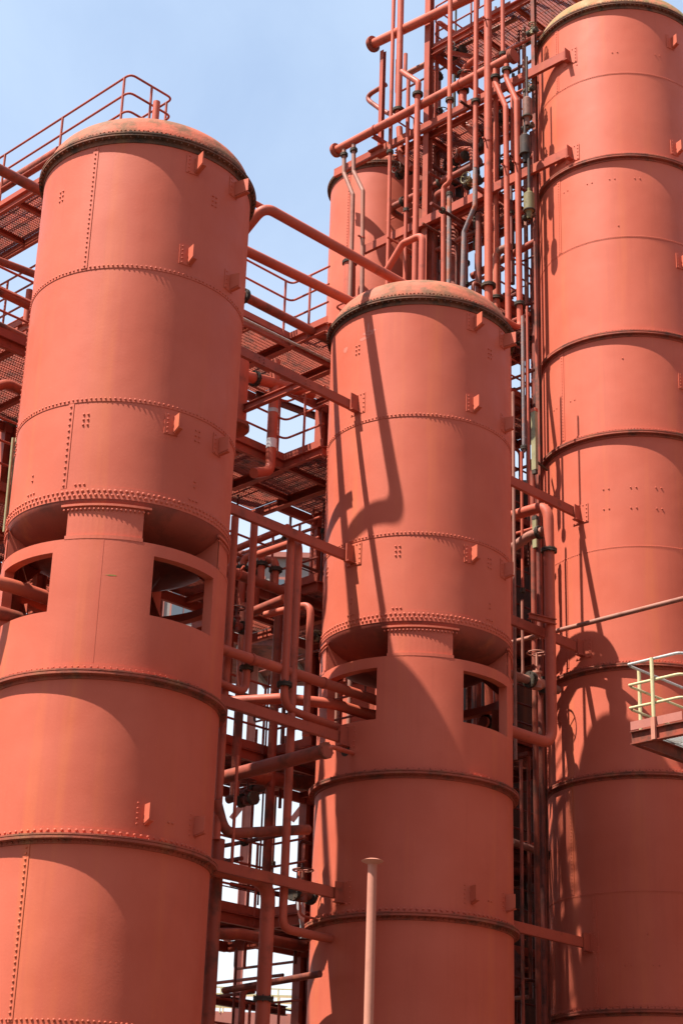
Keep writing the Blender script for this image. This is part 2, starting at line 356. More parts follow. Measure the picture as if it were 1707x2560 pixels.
def big_tower(label, a, first):
    T = Tower('riveted_tower', label, a, 0)
    for zt, zb, r in ((14.46, 12.41, 1.510), (12.45, 10.397, 1.502), (10.43, 9.02, 1.494)): T.course(zt, zb, r)
    T.dome(14.51, 1.51, .80, 96)
    T.ringriv([12.446], 1.510, 146, .0165); T.ringriv([10.435], 1.502, 146, .0165)
    m = MB(); T.patch(m, 0, 360, 9.005, 9.165, 1.494, .008, 96); T.part('lap_band', m, 'shell'); T.ringriv([9.055, 9.115], 1.503, 132, .021)
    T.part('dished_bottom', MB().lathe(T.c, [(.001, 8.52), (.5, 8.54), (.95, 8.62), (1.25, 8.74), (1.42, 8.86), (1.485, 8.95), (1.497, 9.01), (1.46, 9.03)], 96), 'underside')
    T.skirt(8.455, 6.66, 1.508, 7.495, 8.29); T.legs(8.93, 8.455, 1.50)
    if first: m = MB(); T.patch(m, .45, .75, 6.8, 8.44, 1.507, .003, 1); T.part('weld_seam', m, 'shell')
    T.part('sky_block_cone', MB().lathe(T.c, [(.34, 7.0), (.34, 8.1), (.62, 8.58)], 32), 'dark_steel')  # added dark cone, blocks the bright sky through the skirt openings
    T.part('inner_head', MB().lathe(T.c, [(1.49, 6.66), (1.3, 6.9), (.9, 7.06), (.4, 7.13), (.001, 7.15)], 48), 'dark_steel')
    T.flange(6.675, 1.508, 120, .095, rr=.010); T.course(6.62, 4.64, 1.506); T.flange(4.640, 1.508, 110, .095, rr=.020); T.course(4.60, 2.45, 1.506); T.course(2.48, GZ, 1.512)
    T.ringriv([2.53], 1.512, 146, .0165)
    if first: T.seam(-22, 14.40, 12.44, 1.510); T.seam(-21.8, 10.39, 9.17, 1.494, .082, .018); T.seam(-21.9, 4.55, 2.5, 1.506, .07, .017)
    T.seam(-82, 12.40, 10.45, 1.502)
    for th, z in ((30.5, 14.22), (60, 14.22), (30.3, 12.75), (61, 12.70), (29.6, 10.18), (61, 10.17), (29.3, 4.98), (60.4, 4.99)):
        T.finbracket(th, z, 1.494 if z < 12 else 1.508, out=.22 if z > 14 else .15)
    for th, z in ((-45, 13.78), (45.5, 13.79), (-14.3, 10.14), (45.6, 10.14), (-74, 10.14)): T.cluster(th, z, 1.496 if z < 11 else 1.512, 2, 3)
    for th in (-44.5, 45.8): T.cluster(th, 9.44, 1.496, 1, 2)
    for th in (-44.5, -14.2, 45.6): T.cluster(th, 9.21, 1.496, 3, 1, .06)
    T.cluster(45, 4.94, 1.508, 2, 1)
    if not first:
        for z in (12.78, 10.19, 7.28, 4.98): T.plate(-43.5, z, 1.496 if z < 11 else 1.505)
    return T
TA = big_tower('riveted red tower with an upright stub pipe on its dome under the roof walkway', 0, True)
TB = big_tower('middle riveted red tower whose dome takes a pipe bridge and a gooseneck', SP, False)

TC = Tower('riveted_tower', 'tallest riveted red tower with many bolted flange rings beside the pipe rack', 2*SP, 0)
zz = [23.83, 22.151, 20.20, 18.358, 16.30, 14.24, 11.971, 9.79, 7.87, 5.876, 4.0, 2.0, GZ]
for i in range(12): TC.course(zz[i]+(.03 if zz[i] in (22.151, 18.358, 11.971, 5.876) else 0), zz[i+1], 1.676-.003*(i % 2))
TC.dome(23.84, 1.676, .85, 120, 'dome_lichen')
for z in (20.20, 16.29, 14.235, 9.795, 7.87, 3.99): TC.flange(z, 1.676, 190, .08, rr=.012)
for z in (22.175, 18.385, 12.0, 5.90): TC.ringriv([z], 1.676, 236, .0125)
for th, zt, zb in ((-55.3, 23.72, 22.19), (-81.5, 22.13, 20.32), (-55.9, 20.10, 18.4), (-83.2, 18.34, 16.42), (-56.1, 16.19, 14.36), (-82.6, 14.13, 12.03), (-56.3, 11.95, 9.92), (-86, 9.68, 7.99), (-55.8, 7.76, 5.93), (-80.5, 5.85, 4.1), (-40, 5.85, 4.1)):
    TC.seam(th, zt, zb, 1.676, .06, .0125)
for th, z in ((29.8, 23.12), (29.2, 20.56), (29.1, 17.98), (26.5, 15.38)): TC.finbracket(th, z, 1.676, .32)
for z in (22.86, 20.52, 12.77, 10.20, 5.10): TC.plate(-44.3, z, 1.676, .34, .36)
for th, z in ((-11.4, 22.68), (18.6, 22.69), (-40.4, 22.6), (-31.5, 19.7), (-16.1, 19.7), (.5, 19.69), (-50.4, 19.73), (-48.4, 15.11), (-65.4, 15.12), (-26.2, 13.15), (-9.3, 13.14), (6.2, 13.14), (-26.3, 12.76), (-9.5, 12.74), (6.2, 12.73), (-37.6, 4.7), (-21.5, 4.7), (-5.9, 4.7), (-67, 9.0)):
    TC.cluster(th, z, 1.676, 2, 1, .10, rr=.015)
for th, z in ((-12.9, 18.63), (-13.2, 15.76), (-10, 5.2)): TC.cluster(th, z, 1.676, 1, 1, rr=.016)

def rear_tower(label, a, b, r, zt, levels, mat='dome', cm='shell'):
    T = Tower('riveted_tower', label, a, b, 'riveted towers of the rear row'); zs = [zt]+levels+[GZ]
    for i in range(len(zs)-1): T.course(zs[i]+.02, zs[i+1], r-.003*(i % 2), cm)
    T.dome(zt, r, .62, 80, mat)
    for z in levels[::2]: T.flange(z, r, 110, .075)
    for z in levels[1::2]: T.ringriv([z+.04], r, 150, .014)
    T.seam(-40, zt-.1, levels[0]+.1, r)
    return T
TD = rear_tower('narrower rear tower partly hidden behind the upright pipes of the rack', 12.02, 6.72, 1.24, 23.35, [19.2, 17.2, 15.2, 13.1, 11, 9, 7, 5, 3, 1])
TE = rear_tower('added rear tower in the gap behind the staircase, black for the shade there', 16.9, 6.75, 1.7, 16.6, [15.4, 13.4, 12.4, 10.4, 8.4, 6.4, 4.4, 2.4, .4], mat='soot_and_shade', cm='soot_and_shade')  # added backdrop; the gap's shade is put into its near-black colour

# ------------------------------------------------------------------ pipes, beams, walkways
def flange_mb(m, p, d, r, k=1.8):
    d = d.normalized(); a = d.orthogonal().normalized(); b = d.cross(a); R = r*k
    m.cyl(p-d*.030, p-d*.005, R, 18); m.cyl(p-d*.005, p+d*.005, R*.93, 18); m.cyl(p+d*.005, p+d*.030, R, 18)
    n = 8
    for i in range(n):
        q = p+(a*cos(2*pi*i/n)+b*sin(2*pi*i/n))*(r+(R-r)*.62); m.cyl(q-d*.05, q+d*.05, max(.009, (R-r)*.15), 6)
def pipe(label, pts, r, mat='pipe', fl=(), bend=None, group=None, name='pipe', clamp=(), blind=(), k=1.8, cat='pipe', n=14, fm='gasket'):
    pw = [W(*p) for p in pts]; m = MB().tube(fillet(pw, bend if bend is not None else r*3.2), r, n)
    o = tag(ob(name, m, mat, smooth=40), label, cat, group)
    for f in fl:                                   # f = (segment index, fraction)
        i, t = f; p, q = pw[i], pw[i+1]; m = MB(); flange_mb(m, p.lerp(q, t), q-p, r, k); ob('flange', m, fm, o)
    for e in blind:
        p, q = (pw[0], pw[1]) if e == 0 else (pw[-1], pw[-2]); d = (q-p).normalized(); m = MB(); flange_mb(m, p+d*.03, d, r, 1.75); m.cyl(p-d*.035, p, r*1.6, 18); ob('end_flange', m, 'rim_red', o)
    for i, t in clamp:
        p, q = pw[i], pw[i+1]; d = (q-p).normalized(); c = p.lerp(q, t); m = MB().cyl(c-d*.02, c+d*.02, r*1.16, 14); x = d.orthogonal().normalized(); m.bar(c+x*r, c+x*(r+.1), .03, .03); ob('clamp', m, 'steel', o)
    return o
def vpipe(label, px, py, pb, r, mat='pipe', a=None, b=None, **k):        # upright pipe
    q = P(px, py, a=a) if a is not None else P(px, py, b=b)
    return pipe(label, [(q[0], q[1], zat(q[0], q[1], pb)), q], r, mat, **k)
def brace(label, p, q, h=.135, wd=.06, group=None, mat='steel', kind='ch', bolts=()):
    m = MB(); (m.channel(W(*p), W(*q), h, wd, -1 if abs(p[1]-q[1]) < abs(p[0]-q[0]) else 1) if kind == 'ch' else m.ibeam(W(*p), W(*q), h, wd)); o = tag(ob('brace_beam', m, mat, smooth=0), label, 'beam', group)
    d = (W(*q)-W(*p)).normalized(); x = d.cross(Vector((0, 0, 1))).normalized()
    for t in bolts:
        m = MB(); c = W(*p).lerp(W(*q), t)
        for i in (-1, 1):
            for j in (-1, 1): m.rivet(c+d*i*.05+Vector((0, 0, j*.028))+x*.006, x, .013)
        ob('rivet_group', m, mat, o, kind='stuff')
    return o
# a square-metre grating, shared by every panel
gm = MB(); nb, nc = 24, 15
for i in range(nb+1): t = i/nb; gm.box(Vector((t, .5, -.016)), Vector((.0045, 0, 0)), Vector((0, .5, 0)), Vector((0, 0, .016)))
for j in range(nc+1): t = j/nc; gm.box(Vector((.5, t, -.012)), Vector((.5, 0, 0)), Vector((0, .0045, 0)), Vector((0, 0, .010)))
GR = bpy.data.meshes.new('grating_panel'); GR.from_pydata(gm.v, [], gm.f); GR.materials.append(MATS['grate'])
GRZ = GR.copy(); GRZ.materials.clear(); GRZ.materials.append(MATS['galv'])
ROT = math.atan2(Uv.y, Uv.x)
def panel(root, a0, a1, b0, b1, z, mesh=None):
    o = bpy.data.objects.new('grating_panel', mesh or GR); COL.objects.link(o); o.parent = root
    o.location = W(a0, b0, z)-WL[root.name]; o.rotation_euler = (0, 0, ROT); o.scale = (a1-a0, b1-b0, 1)
def railing(root, pts, z, mat='steel', post=1.5, hs=(1.12, .76, .40), toe=True, r=.020, R=.12, pm=None):
    pw = [W(a, b, z) for a, b in pts]
    for i, h in enumerate(hs): ob(('top_rail', 'middle_rail', 'knee_rail')[i], MB().tube(fillet([p+Vector((0, 0, h)) for p in pw], R, 5), r, 8), pm or mat, root)
    for i in range(len(pw)-1):
        p, q = pw[i], pw[i+1]; l = (q-p).length; n = max(1, round(l/post)); d = (q-p).normalized()
        for j in range(n):
            c = p+d*(l*(j+.5)/n if n < 2 else .16+(l-.32)*j/(n-1)); ob('railing_post', MB().cyl(c-Vector((0, 0, .16)), c+Vector((0, 0, hs[0])), r*1.1, 8), mat, root)
        if toe: ob('toe_plate', MB().bar(p+Vector((0, 0, .06)), q+Vector((0, 0, .06)), .006, .13), 'steel', root)
WN = [0]
def walkway(label, z, rects, rails, group='steel walkways between the towers', mesh=None, mat='steel', bh=.17, rmat=None, name='walkway'):
    r0 = rects[0]; root = thing(name, label, 'walkway', W((r0[0]+r0[1])/2, (r0[2]+r0[3])/2, z-bh), group)
    for a0, a1, b0, b1 in rects:
        na, nb2 = max(1, round(a1-a0)), max(1, round(b1-b0)); da, db = (a1-a0)/na, (b1-b0)/nb2
        for i in range(na):
            for j in range(nb2): panel(root, a0+i*da+.008, a0+(i+1)*da-.008, b0+j*db+.008, b0+(j+1)*db-.008, z, mesh)
        WN[0] += 1; e = .0007*(WN[0] % 9); zb = z-.034-bh/2-e
        for p, q, sd in (((a0, b0), (a1, b0), 1), ((a0, b1), (a1, b1), -1), ((a0, b0), (a0, b1), -1), ((a1, b0), (a1, b1), 1)):
            ob('edge_beam', MB().channel(W(*p, zb), W(*q, zb), bh, .07, sd), mat, root, 0)
        for i in range(1, na): ob('joist', MB().ibeam(W(a0+i*da, b0+.01, zb+.035), W(a0+i*da, b1-.01, zb+.035), .10, .07, .008, .008), mat, root, 0)
        for j in range(1, nb2): ob('joist', MB().ibeam(W(a0+.01, b0+j*db, zb+.030), W(a1-.01, b0+j*db, zb+.030), .088, .07, .008, .008), mat, root, 0)
    for pts in rails: railing(root, pts, z, rmat or mat)
    return root
def column(label, a, b, z0, z1, h=.22, wd=.2, mat='steel', group='steel columns of the pipe rack'):
    m = MB().ibeam(W(a, b, z0), W(a, b, z1), h, wd, .014, .016); o = tag(ob('steel_column', m, mat, smooth=0), label, 'column', group)
    ob('base_plate', MB().box(W(a, b, z0+.015), Vector((Uv.x, Uv.y, 0))*.2, Vector((Vv.x, Vv.y, 0))*.2, Vector((0, 0, .015))), mat, o, 0); return o
def wheel_mb(m, c, ax, R, r=.012, n=20):
    ax = ax.normalized(); a = ax.orthogonal().normalized(); b = ax.cross(a); ring = [c+(a*cos(2*pi*i/n)+b*sin(2*pi*i/n))*R for i in range(n+1)]
    m.tube(ring, r, 6, False)
    for i in range(5): m.cyl(c, ring[i*4], r*.7, 5)
def valve(label, pos, ax, r=.08, stem=.35, up=Vector((0, 0, 1)), mat='pipe', group='valves on the pipework'):
    c = W(*pos); ax = ax.normalized(); o = thing('gate_valve', label, 'valve', c, group)
    m = MB().cyl(c-ax*r*1.6, c+ax*r*1.6, r*.8, 14); m.cyl(c-up*r*1.1, c+up*r*1.4, r*.85, 12, r*.6); ob('valve_body', m, mat, o)
    for s in (-1, 1):
        m = MB(); flange_mb(m, c+ax*s*r*1.7, ax, r*.8, 1.7); ob('flange', m, 'gasket', o)
    m = MB(); m.cyl(c+up*r*1.4, c+up*(r*1.4+stem), r*.22, 8); m.cyl(c+up*r*1.4, c+up*r*1.75, r*.85, 12); ob('stem', m, mat, o)
    m = MB(); wheel_mb(m, c+up*(r*1.4+stem), up, r*1.5); ob('handwheel', m, mat, o)
    return o
U3, V3, Z3 = Vector((Uv.x, Uv.y, 0)), Vector((Vv.x, Vv.y, 0)), Vector((0, 0, 1))

# ------------------------------------------------------------------ braces between the towers (along the row, on its axis)
GB = 'channel braces tying neighbouring towers'
for z, lb, nx in ((12.76, 'channel brace tying the stub pipe tower to the middle tower just below the domes', (.32, .66)), (10.17, 'channel brace meeting the middle tower just above its double rivet band', ()),
                  (7.28, 'channel brace meeting the middle tower beside the left opening of its skirt', ()), (4.98, 'lowest channel brace to the middle tower, above a flange ring', ())):
    brace(lb, (1.49, 0, z), (SP-1.60, 0, z-.01), .150, .07, GB, bolts=nx)
for z, lb in ((12.80, 'channel brace from middle tower to tall tower beside the upper pipe elbow'), (10.22, 'channel brace passing behind the tall upright pipe to the tall tower'), (5.10, 'low shaded channel brace from middle tower to tall tower')):
    brace(lb, (SP+1.49, 0, z), (2*SP-1.77, 0, z-.01), .165, .07, GB)

# ------------------------------------------------------------------ walkways, level by level
walkway('roof walkway with tubular railing ending over the dome with the stub pipe', 17.1, [(.94, 1.86, 1.95, 9)], [[(.94, 9), (.94, 1.98), (1.86, 1.98), (1.86, 9)]])
ZL = [15.28, 12.90, 10.45, 7.66, 5.05, 2.6]
LT = ['topmost cross walkway with an inner railing corner behind the tower domes', 'walkway one storey below the topmost one, with a wide pipe dropping through it', 'walkway beside the gooseneck bends under the second brace',
      'shaded walkway with a deep edge beam behind the lower braces', 'dark low walkway behind the large bottom elbow pipe', 'lowest dark walkway near the foot of the towers']
for z, lb in zip(ZL, LT):
    rects = [(1.9, 5.4, 2.6, 3.9), (5.4, 6.5, 1.65, 4.6), (6.5, 10.1, 2.6, 3.9), (1.9, 2.9, 3.9, 8.4)]+([(-3.4, 1.9, 2.6, 5.0)] if z < 15 else [])
    walkway(lb, z, rects, [[(1.9, 8.4), (1.9, 5.0), (-3.4, 5.0), (-3.4, 2.6), (5.4, 2.6), (5.4, 1.65)] if z < 15 else [(1.9, 8.4), (1.9, 2.6), (5.4, 2.6), (5.4, 1.65)], [(2.9, 8.4), (2.9, 3.9), (5.4, 3.9), (5.4, 4.6)], [(6.5, 1.65), (6.5, 2.6), (10.1, 2.6)]])
for a, b, lb in ((1.98, 4.6, 'steel column carrying the cross walkways behind the first tower'), (5.5, 4.68, 'column at the rear walkway corner in line with the sky gap'), (2.6, 8.3, 'column at the far end of the roof walkway')):
    column(lb, a, b, GZ, 17.0 if a < 5 else 15.2, .2, .18, group='columns carrying the walkways')
column('column under the walkways on the rear side of the middle tower', 7.6, 3.95, GZ, 15.2, .2, .18, group='columns carrying the walkways')

# frame of the pipe rack: columns, long cross beams, decks
for b, lb in ((3.9, 'rack column at the left corner of the high grating deck'), (.95, 'rack column close beside the tall tower')):
    column(lb, 10.42, b, GZ, 27.5, .15 if b > 2 else .09, .15 if b > 2 else .09, 'steel' if b > 2 else 'pipe_dirty_shade')
column('rear rack column standing behind the high grating deck', 12.3, 3.6, GZ, 27.0)
column('short post carrying the flanged end of the upper header', 10.36, 5.26, 22.98, 25.72, .10, .10)
brace('upper long rack beam bolted to the tall tower near its top', (10.25, .05, 22.9), (10.25, 6.6, 22.97), .20, .08, 'long rack beams bolted to the tall tower')
brace('lower long rack beam bolted to the tall tower at its first flange ring', (10.25, .05, 20.55), (10.25, 5.6, 20.55), .20, .08, 'long rack beams bolted to the tall tower')
walkway('high grating deck at the very top of the pipe rack', 25.1, [(10.45, 11.5, .35, 3.8)], [[(11.5, .35), (11.5, 3.8), (10.45, 3.8), (10.45, 1.6)]], 'grating decks inside the pipe rack')
walkway('rack deck with sunlit grating under the upper long beam', 22.95, [(10.5, 11.6, 2.1, 4.9)], [[(11.6, 2.1), (11.6, 4.9), (10.5, 4.9)]], 'grating decks inside the pipe rack')
walkway('rack deck level with the lower long beam', 20.6, [(10.5, 11.6, 2.0, 4.4)], [[(11.6, 2.0), (11.6, 4.4), (10.5, 4.4)]], 'grating decks inside the pipe rack')
for z, lb in ((18.1, 'shaded rack deck beside the seams of the tall tower, two storeys under the top'), (16.1, 'small rack deck level with the middle dome'), (13.4, 'rack deck behind the pale tube lamp'), (11.3, 'rack deck behind the handwheel valve pipe'), (9.0, 'rack deck below the handwheel valve'), (7.0, 'dark rack deck behind the bottom elbow of the upright pipe'), (5.2, 'dark rack deck beside the lowest brace'), (3.6, 'bottom rack deck in deep shadow')):
    walkway(lb, z, [(10.5, 12.6, 2.0, 4.5)], [[(10.5, 2.0), (12.6, 2.0)], [(12.6, 4.5), (10.5, 4.5)]], 'grating decks inside the pipe rack', mat='dark_steel' if z < 14 else 'steel')  # lower decks get darker steel: shade of the gap put into the colour

# ------------------------------------------------------------------ pipes over the domes, from tower to tower
pipe('sunlit pipe bridge with an S bend running onto the middle dome', [(.4, .98, 15.0), (2.16, .90, 15.02), (2.28, .42, 15.16), (2.30, 0, 15.45), (5.75, 0, 15.47), (6.0, 0, 15.2)], .085, bend=.22, group='pipes bridging the first two towers')
pipe('slim pipe running from behind the first dome in line with the S bend', [P(540, 455, b=2.5), P(1000, 705, b=2.5)], .058, group='pipes bridging the first two towers')
pipe('second pipe bridge landing on the side of the middle dome', [(.7, .95, 15.16), (5.35, .95, 15.36)], .085, group='pipes bridging the first two towers')
pipe('lower pipe bridge with a flange beside the first tower', [(-2, 2.0, 15.22), (6.2, 2.0, 15.2)], .085, 'pipe_dirty_shade', fl=[(0, .70)], group='pipes bridging the first two towers', k=1.6)
pipe('thin pale conduit under the top walkway', [P(606, 795, b=2.3), P(830, 905, b=2.3)], .022, 'galv', group='thin conduits', cat='conduit', name='conduit')
q = P(388, 300, y=22.75)
pipe('upright capped stub pipe standing on the first dome', [(q[0], q[1], 15.2), (q[0], q[1], zat(q[0], q[1], 254))], .055, 'pipe', name='stub_pipe')
q = P(1054, 700, b=.15)
pipe('gooseneck vent rising from the middle dome', [(q[0], q[1], 15.0), (q[0], q[1], zat(q[0], q[1], 586)), (q[0]-.05, q[1]+.42, zat(q[0], q[1], 590)), (q[0]-.05, q[1]+.8, zat(q[0], q[1], 640))], .062, fl=[(0, .33)], bend=.13, name='gooseneck_pipe')
# big feed pipe left of everything, under the roof walkway
pipe('thick pipe running under the roof walkway behind the first tower', [P(-60, 508, a=1.4), P(150, 377, a=1.4)], .10, 'pipe_dirty_shade')
pipe('dark pipe crossing low under the roof walkway', [P(-20, 585+60, b=4.9), P(140, 705, b=4.9)], .07, 'pipe_dirty_shade')
pipe('brown pipe crossing beside the left edge of the first tower', [P(-20, 718, b=4.0), P(110, 780, b=4.0)], .085, 'pipe_dirty_shade')
pipe('thin dark conduit along the lower railing at the left edge', [P(-20, 805, b=4.2), P(90, 858, b=4.2)], .07, 'pipe_dirty_shade')
pipe('short upright pipe beside the left edge of the first tower', [P(64, 812, a=1.7), P(74, 725, a=1.7)], .06)
q = P(48, 826, a=1.35)
for a_, b_, l_ in ((-3.3, 4.9, 'walkway column furthest beyond the first tower'), (-3.3, 2.7, 'column at the outer corner of the cross walkways'), (1.8, 4.95, 'column where the rear walkway branches off')): column(l_, a_, b_, GZ, 12.8, .18, .16, group='columns carrying the walkways')
column('sunlit column at the left edge of the first tower', q[0], q[1], GZ, q[2], .2, .18, group='columns carrying the walkways')
pipe('curved brown pipe reaching the left side of the first tower', [P(-40, 975, b=2.1), P(20, 958, b=2.1), P(70, 985, b=2.1)], .075, 'pipe_dirty_shade', bend=.3)
q = P(12, 1005, a=1.2)
valve('handwheel valve at the left edge beside the sunlit column', q, U3, .085, .2, (-V3).normalized(), 'dark_steel')
for k in range(2): pipe(('pale upright conduit further from the first tower shell', 'pale upright conduit touching the first tower shell')[k], [P(10+k*9, 1330, b=1.75), P(33+k*9, 1095, b=1.75)], .022, 'lamp', name='conduit', cat='conduit', group='pale conduits at the first tower')
pipe('pipe curving into the left opening of the first tower skirt', [(-2.1, 3.6, 8.02), (-2.1, .25, 8.02), (-.1, .12, 7.94), (.2, .1, 6.9)], .092, 'pipe', bend=.85, group='pipes entering the first skirt')
pipe('lower shaded pipe curving into the left opening of the first tower skirt', [(-2.0, 3.6, 7.72), (-2.0, .5, 7.72), (-.1, .42, 7.66), (.1, .4, 6.9)], .092, 'pipe_dirty_shade', bend=.85, group='pipes entering the first skirt')

# ------------------------------------------------------------------ gap between the first and the middle tower
B1 = 1.55
def down(px, py, b): q = P(px, py, b=b); return q
GG = 'upright pipes between the first two towers'
vpipe('upright pipe close to the right side of the first tower', 588, 1292, 2100, .058, 'pipe', b=.42, group=GG)
q = P(637, 1290, b=.38); zb = zat(q[0], q[1], 1735)
pipe('upright pipe with a flange low down and an elbow back to the first tower', [(q[0], q[1], 10.35), (q[0], q[1], zb), (q[0]-1.2, q[1]-.1, zb+.05)], .058, fl=[(0, .86)], group=GG)
vpipe('dark upright pipe behind the flanged one', 612, 1510, 1990, .075, 'pipe_dirty_shade', b=2.2, group=GG)
q = P(728, 1338, b=.16); zb = zat(q[0], q[1], 1770); zw = 7.72
pipe('upright pipe with a low flange, bending into the middle skirt opening', [(q[0], q[1], 10.2), (q[0], q[1], zb), (q[0]+2.4, .30, zb-.02)], .062, fl=[(0, .87)], bend=.28, group=GG)
q = P(747, 1362, b=.19); zb = zat(q[0], q[1], 2322); p2 = P(648, 1386, a=q[0])
pipe('long upright pipe elbowed at its head and at its foot into the middle tower', [p2, (q[0], q[1], p2[2]), (q[0], q[1], zb), (SP-.9, q[1]-.0, zb-.02)], .062, fl=[(2, .80)], bend=.17, group=GG, k=2.0)
q = P(777, 1510, b=.30); p2 = P(700, 1530, b=2.4)
pipe('upright pipe with an elbow at its head beside the middle vessel', [(q[0]-.1, q[1]+.9, q[2]), q, (q[0], q[1], zat(q[0], q[1], 1840))], .056, fl=(), bend=.17, group=GG)
q = P(698, 1500, b=2.35)
pipe('long dark upright pipe in the middle of the sky gap', [q, (q[0], q[1], zat(q[0], q[1], 2200))], .075, 'pipe_dirty_shade', group=GG)
q = P(672, 2205, b=.30); zt = zat(q[0], q[1], 2205)
pipe('thick pipe with a large elbow at the foot of the sky gap', [(1.0, .30, zt), (q[0], q[1], zt), (q[0], q[1], GZ)], .105, 'pipe', bend=.3, fl=[(1, .24)], group=GG, k=1.35)
vpipe('thin upright pipe beside the first tower near the lowest walkway', 594, 1890, 2160, .024, 'pipe', b=.35, group=GG)
vpipe('dark upright pipe reaching the ground beside the first tower', 545, 2100, 2600, .10, 'pipe_dirty_shade', b=.5, group=GG)
vpipe('thin black upright conduit low in the sky gap', 592, 2370, 2600, .02, 'dark_steel', b=2.3, name='conduit', cat='conduit', group='thin conduits')
q = P(622, 2480, b=1.9)
pipe('dark hooked pipe low in the sky gap', [P(660, 2470, b=1.9), (q[0]-.12, q[1], q[2]+.02), (q[0]-.12, q[1], GZ)], .05, 'pipe_dirty_shade', bend=.16, group=GG)
q = P(880, 1744, b=.35)
pipe('sunlit pipe entering the left opening of the middle skirt', [(1.3, 0.25, 8.10), (6.0, .2, 8.10), (6.3, .2, 7.1)], .078, bend=.25, clamp=[(0, .31), (0, .62)], group='pipes entering the middle skirt')
pipe('thicker curved pipe below it entering the middle skirt', [(3.2, 2.4, 7.93), (4.05, .9, 7.95), (4.7, .45, 7.93), (6.1, .3, 7.88), (6.4, .3, 7.0)], .085, bend=.55, group='pipes entering the middle skirt')
p1, p2 = P(545, 1948, a=3.3), P(818, 1876, a=3.3)
pipe('weathered pipe with a flanged cap beside the porthole of the middle tower', [p1, p2], .10, 'pipe_dirty_shade', fl=[(0, .985)], k=1.2, fm='rim_red')
pipe('small bent tube entering the porthole of the middle tower', [P(812, 1874, a=3.3), P(830, 1868, a=3.4), (SP-1.3, -.02, 7.07)], .034, bend=.1, name='small_tube')
m = MB(); cc = W(SP-1.507, 0, 7.08); m.cyl(cc-U3*.006, cc+U3*.05, .085, 20); tag(ob('porthole', m, 'gasket'), 'dark round porthole in the middle tower under the skirt opening', 'porthole')
p1 = P(596, 1437, b=2.05); p2 = P(745, 1487, b=2.05)
pipe('header pipe under two goosenecks in the sky gap', [(1.6, 2.05, p1[2]), (p2[0]+.6, 2.05, p1[2])], .085, 'pipe_dirty_shade', clamp=[(0, .55)])
for px, lb in ((652, 'left gooseneck riser with a flange on the header pipe'), (688, 'right gooseneck riser with a flange on the header pipe')):
    q = P(px, 1440, b=2.05); z0 = p1[2]
    pipe(lb, [(q[0], 2.05, z0), (q[0], 2.05, z0+.52), (q[0]-.05, 2.45, z0+.52), (q[0]-.05, 2.45, z0-.4)], .062, fl=[(0, .62), (2, .2)], bend=.16, group='goosenecks on the header pipe', name='gooseneck_pipe')
pipe('sloping pipe across the sky gap under the second brace', [P(560, 1385, a=4.5), P(720, 1318, a=4.5)], .06)
pipe('pipe across the sky gap just above the goosenecks', [P(590, 1400, a=5.0), P(720, 1355, a=5.0)], .05, 'pipe_dirty_shade')
pipe('dark pipe with a pale tip crossing below the goosenecks', [P(620, 1535, a=4.2), P(712, 1497, a=4.2)], .075, 'pipe_dirty_shade')
pipe('dark horizontal pipe low across the sky gap', [P(540, 2000, b=.4), P(562, 2085, b=.4), P(770, 2075, b=.5)], .075, 'pipe_dirty_shade', bend=.25)
pipe('dark pipe sagging under the lowest brace', [P(515, 2335, b=1.6), P(600, 2336, b=1.6), P(760, 2368, b=1.6)], .085, 'pipe_dirty_shade', bend=.5)
pipe('dark pipe behind the lower walkway railing', [P(570, 2000, a=5.2), P(680, 1960, a=5.2)], .07, 'dark_steel', fl=[(0, .6)], k=1.4)
pipe('thick dark pipe under the shaded walkway', [P(600, 1940, b=2.4), P(790, 1960, b=2.4)], .12, 'pipe_dirty_shade')
pipe('black pipe near the bottom of the sky gap', [P(560, 2478, a=4.2), P(800, 2436, a=4.2)], .05, 'dark_steel')
q = P(602, 990, b=1.95); c = W(*q)
c = W(q[0]-.25, q[1], 0); o = thing('hanging_vessel', 'hanging round vessel with a bolted bottom flange beside the first tower', 'vessel', (c.x, c.y, 12.6))
zt = zat(q[0], q[1], 920); zb = zat(q[0], q[1], 1080)
ob('vessel_body', MB().lathe(c.xy, [(.30, zb), (.30, zt), (.01, zt+.1)], 40), 'pipe', o)
ob('bottom_flange', MB().lathe(c.xy, [(.01, zb-.15), (.2, zb-.12), (.34, zb-.04), (.36, zb-.035), (.36, zb+.02), (.31, zb+.03)], 40), 'rim_red', o)
ob('hanger_rod', MB().cyl(Vector((c.x, c.y, zt)), Vector((c.x, c.y, 15.1)), .03, 8), 'steel', o)
q = P(686, 960, b=2.3); zt = zat(q[0], q[1], 935); zb = zat(q[0], q[1], 1178)
o = pipe('wide drop pipe with a pale band and an elbow between two walkways', [(q[0], q[1], zt+.25), (q[0], q[1], zb), (q[0]-.5, q[1]-.15, zb-.25)], .088, bend=.25)
za = zat(q[0], q[1], 1110); m = MB(); m.cyl(W(q[0], q[1], za-.085), W(q[0], q[1], za+.085), .0905, 20); ob('pale_band', m, 'mark', o)
za = zat(q[0], q[1], 1028); m = MB(); m.cyl(W(q[0], q[1], za-.035), W(q[0], q[1], za+.035), .0905, 20); ob('tape_patch', m, 'galv', o)
pipe('wide horizontal pipe with a tee above the drop pipe', [P(600, 936, b=2.3), P(780, 985, b=2.3)], .10, 'pipe', fl=[(0, .2)], k=1.4)
brace('diagonal steel beam crossing above the drop pipe', P(590, 1030, a=3.6), P(755, 960, a=3.6), .13, .09, 'steel beams under the walkways', kind='I')
brace('dark beam under the lower walkway railing', P(640, 985, b=4.4), P(830, 1055, b=4.4), .12, .09, 'steel beams under the walkways', 'dark_steel', 'I')
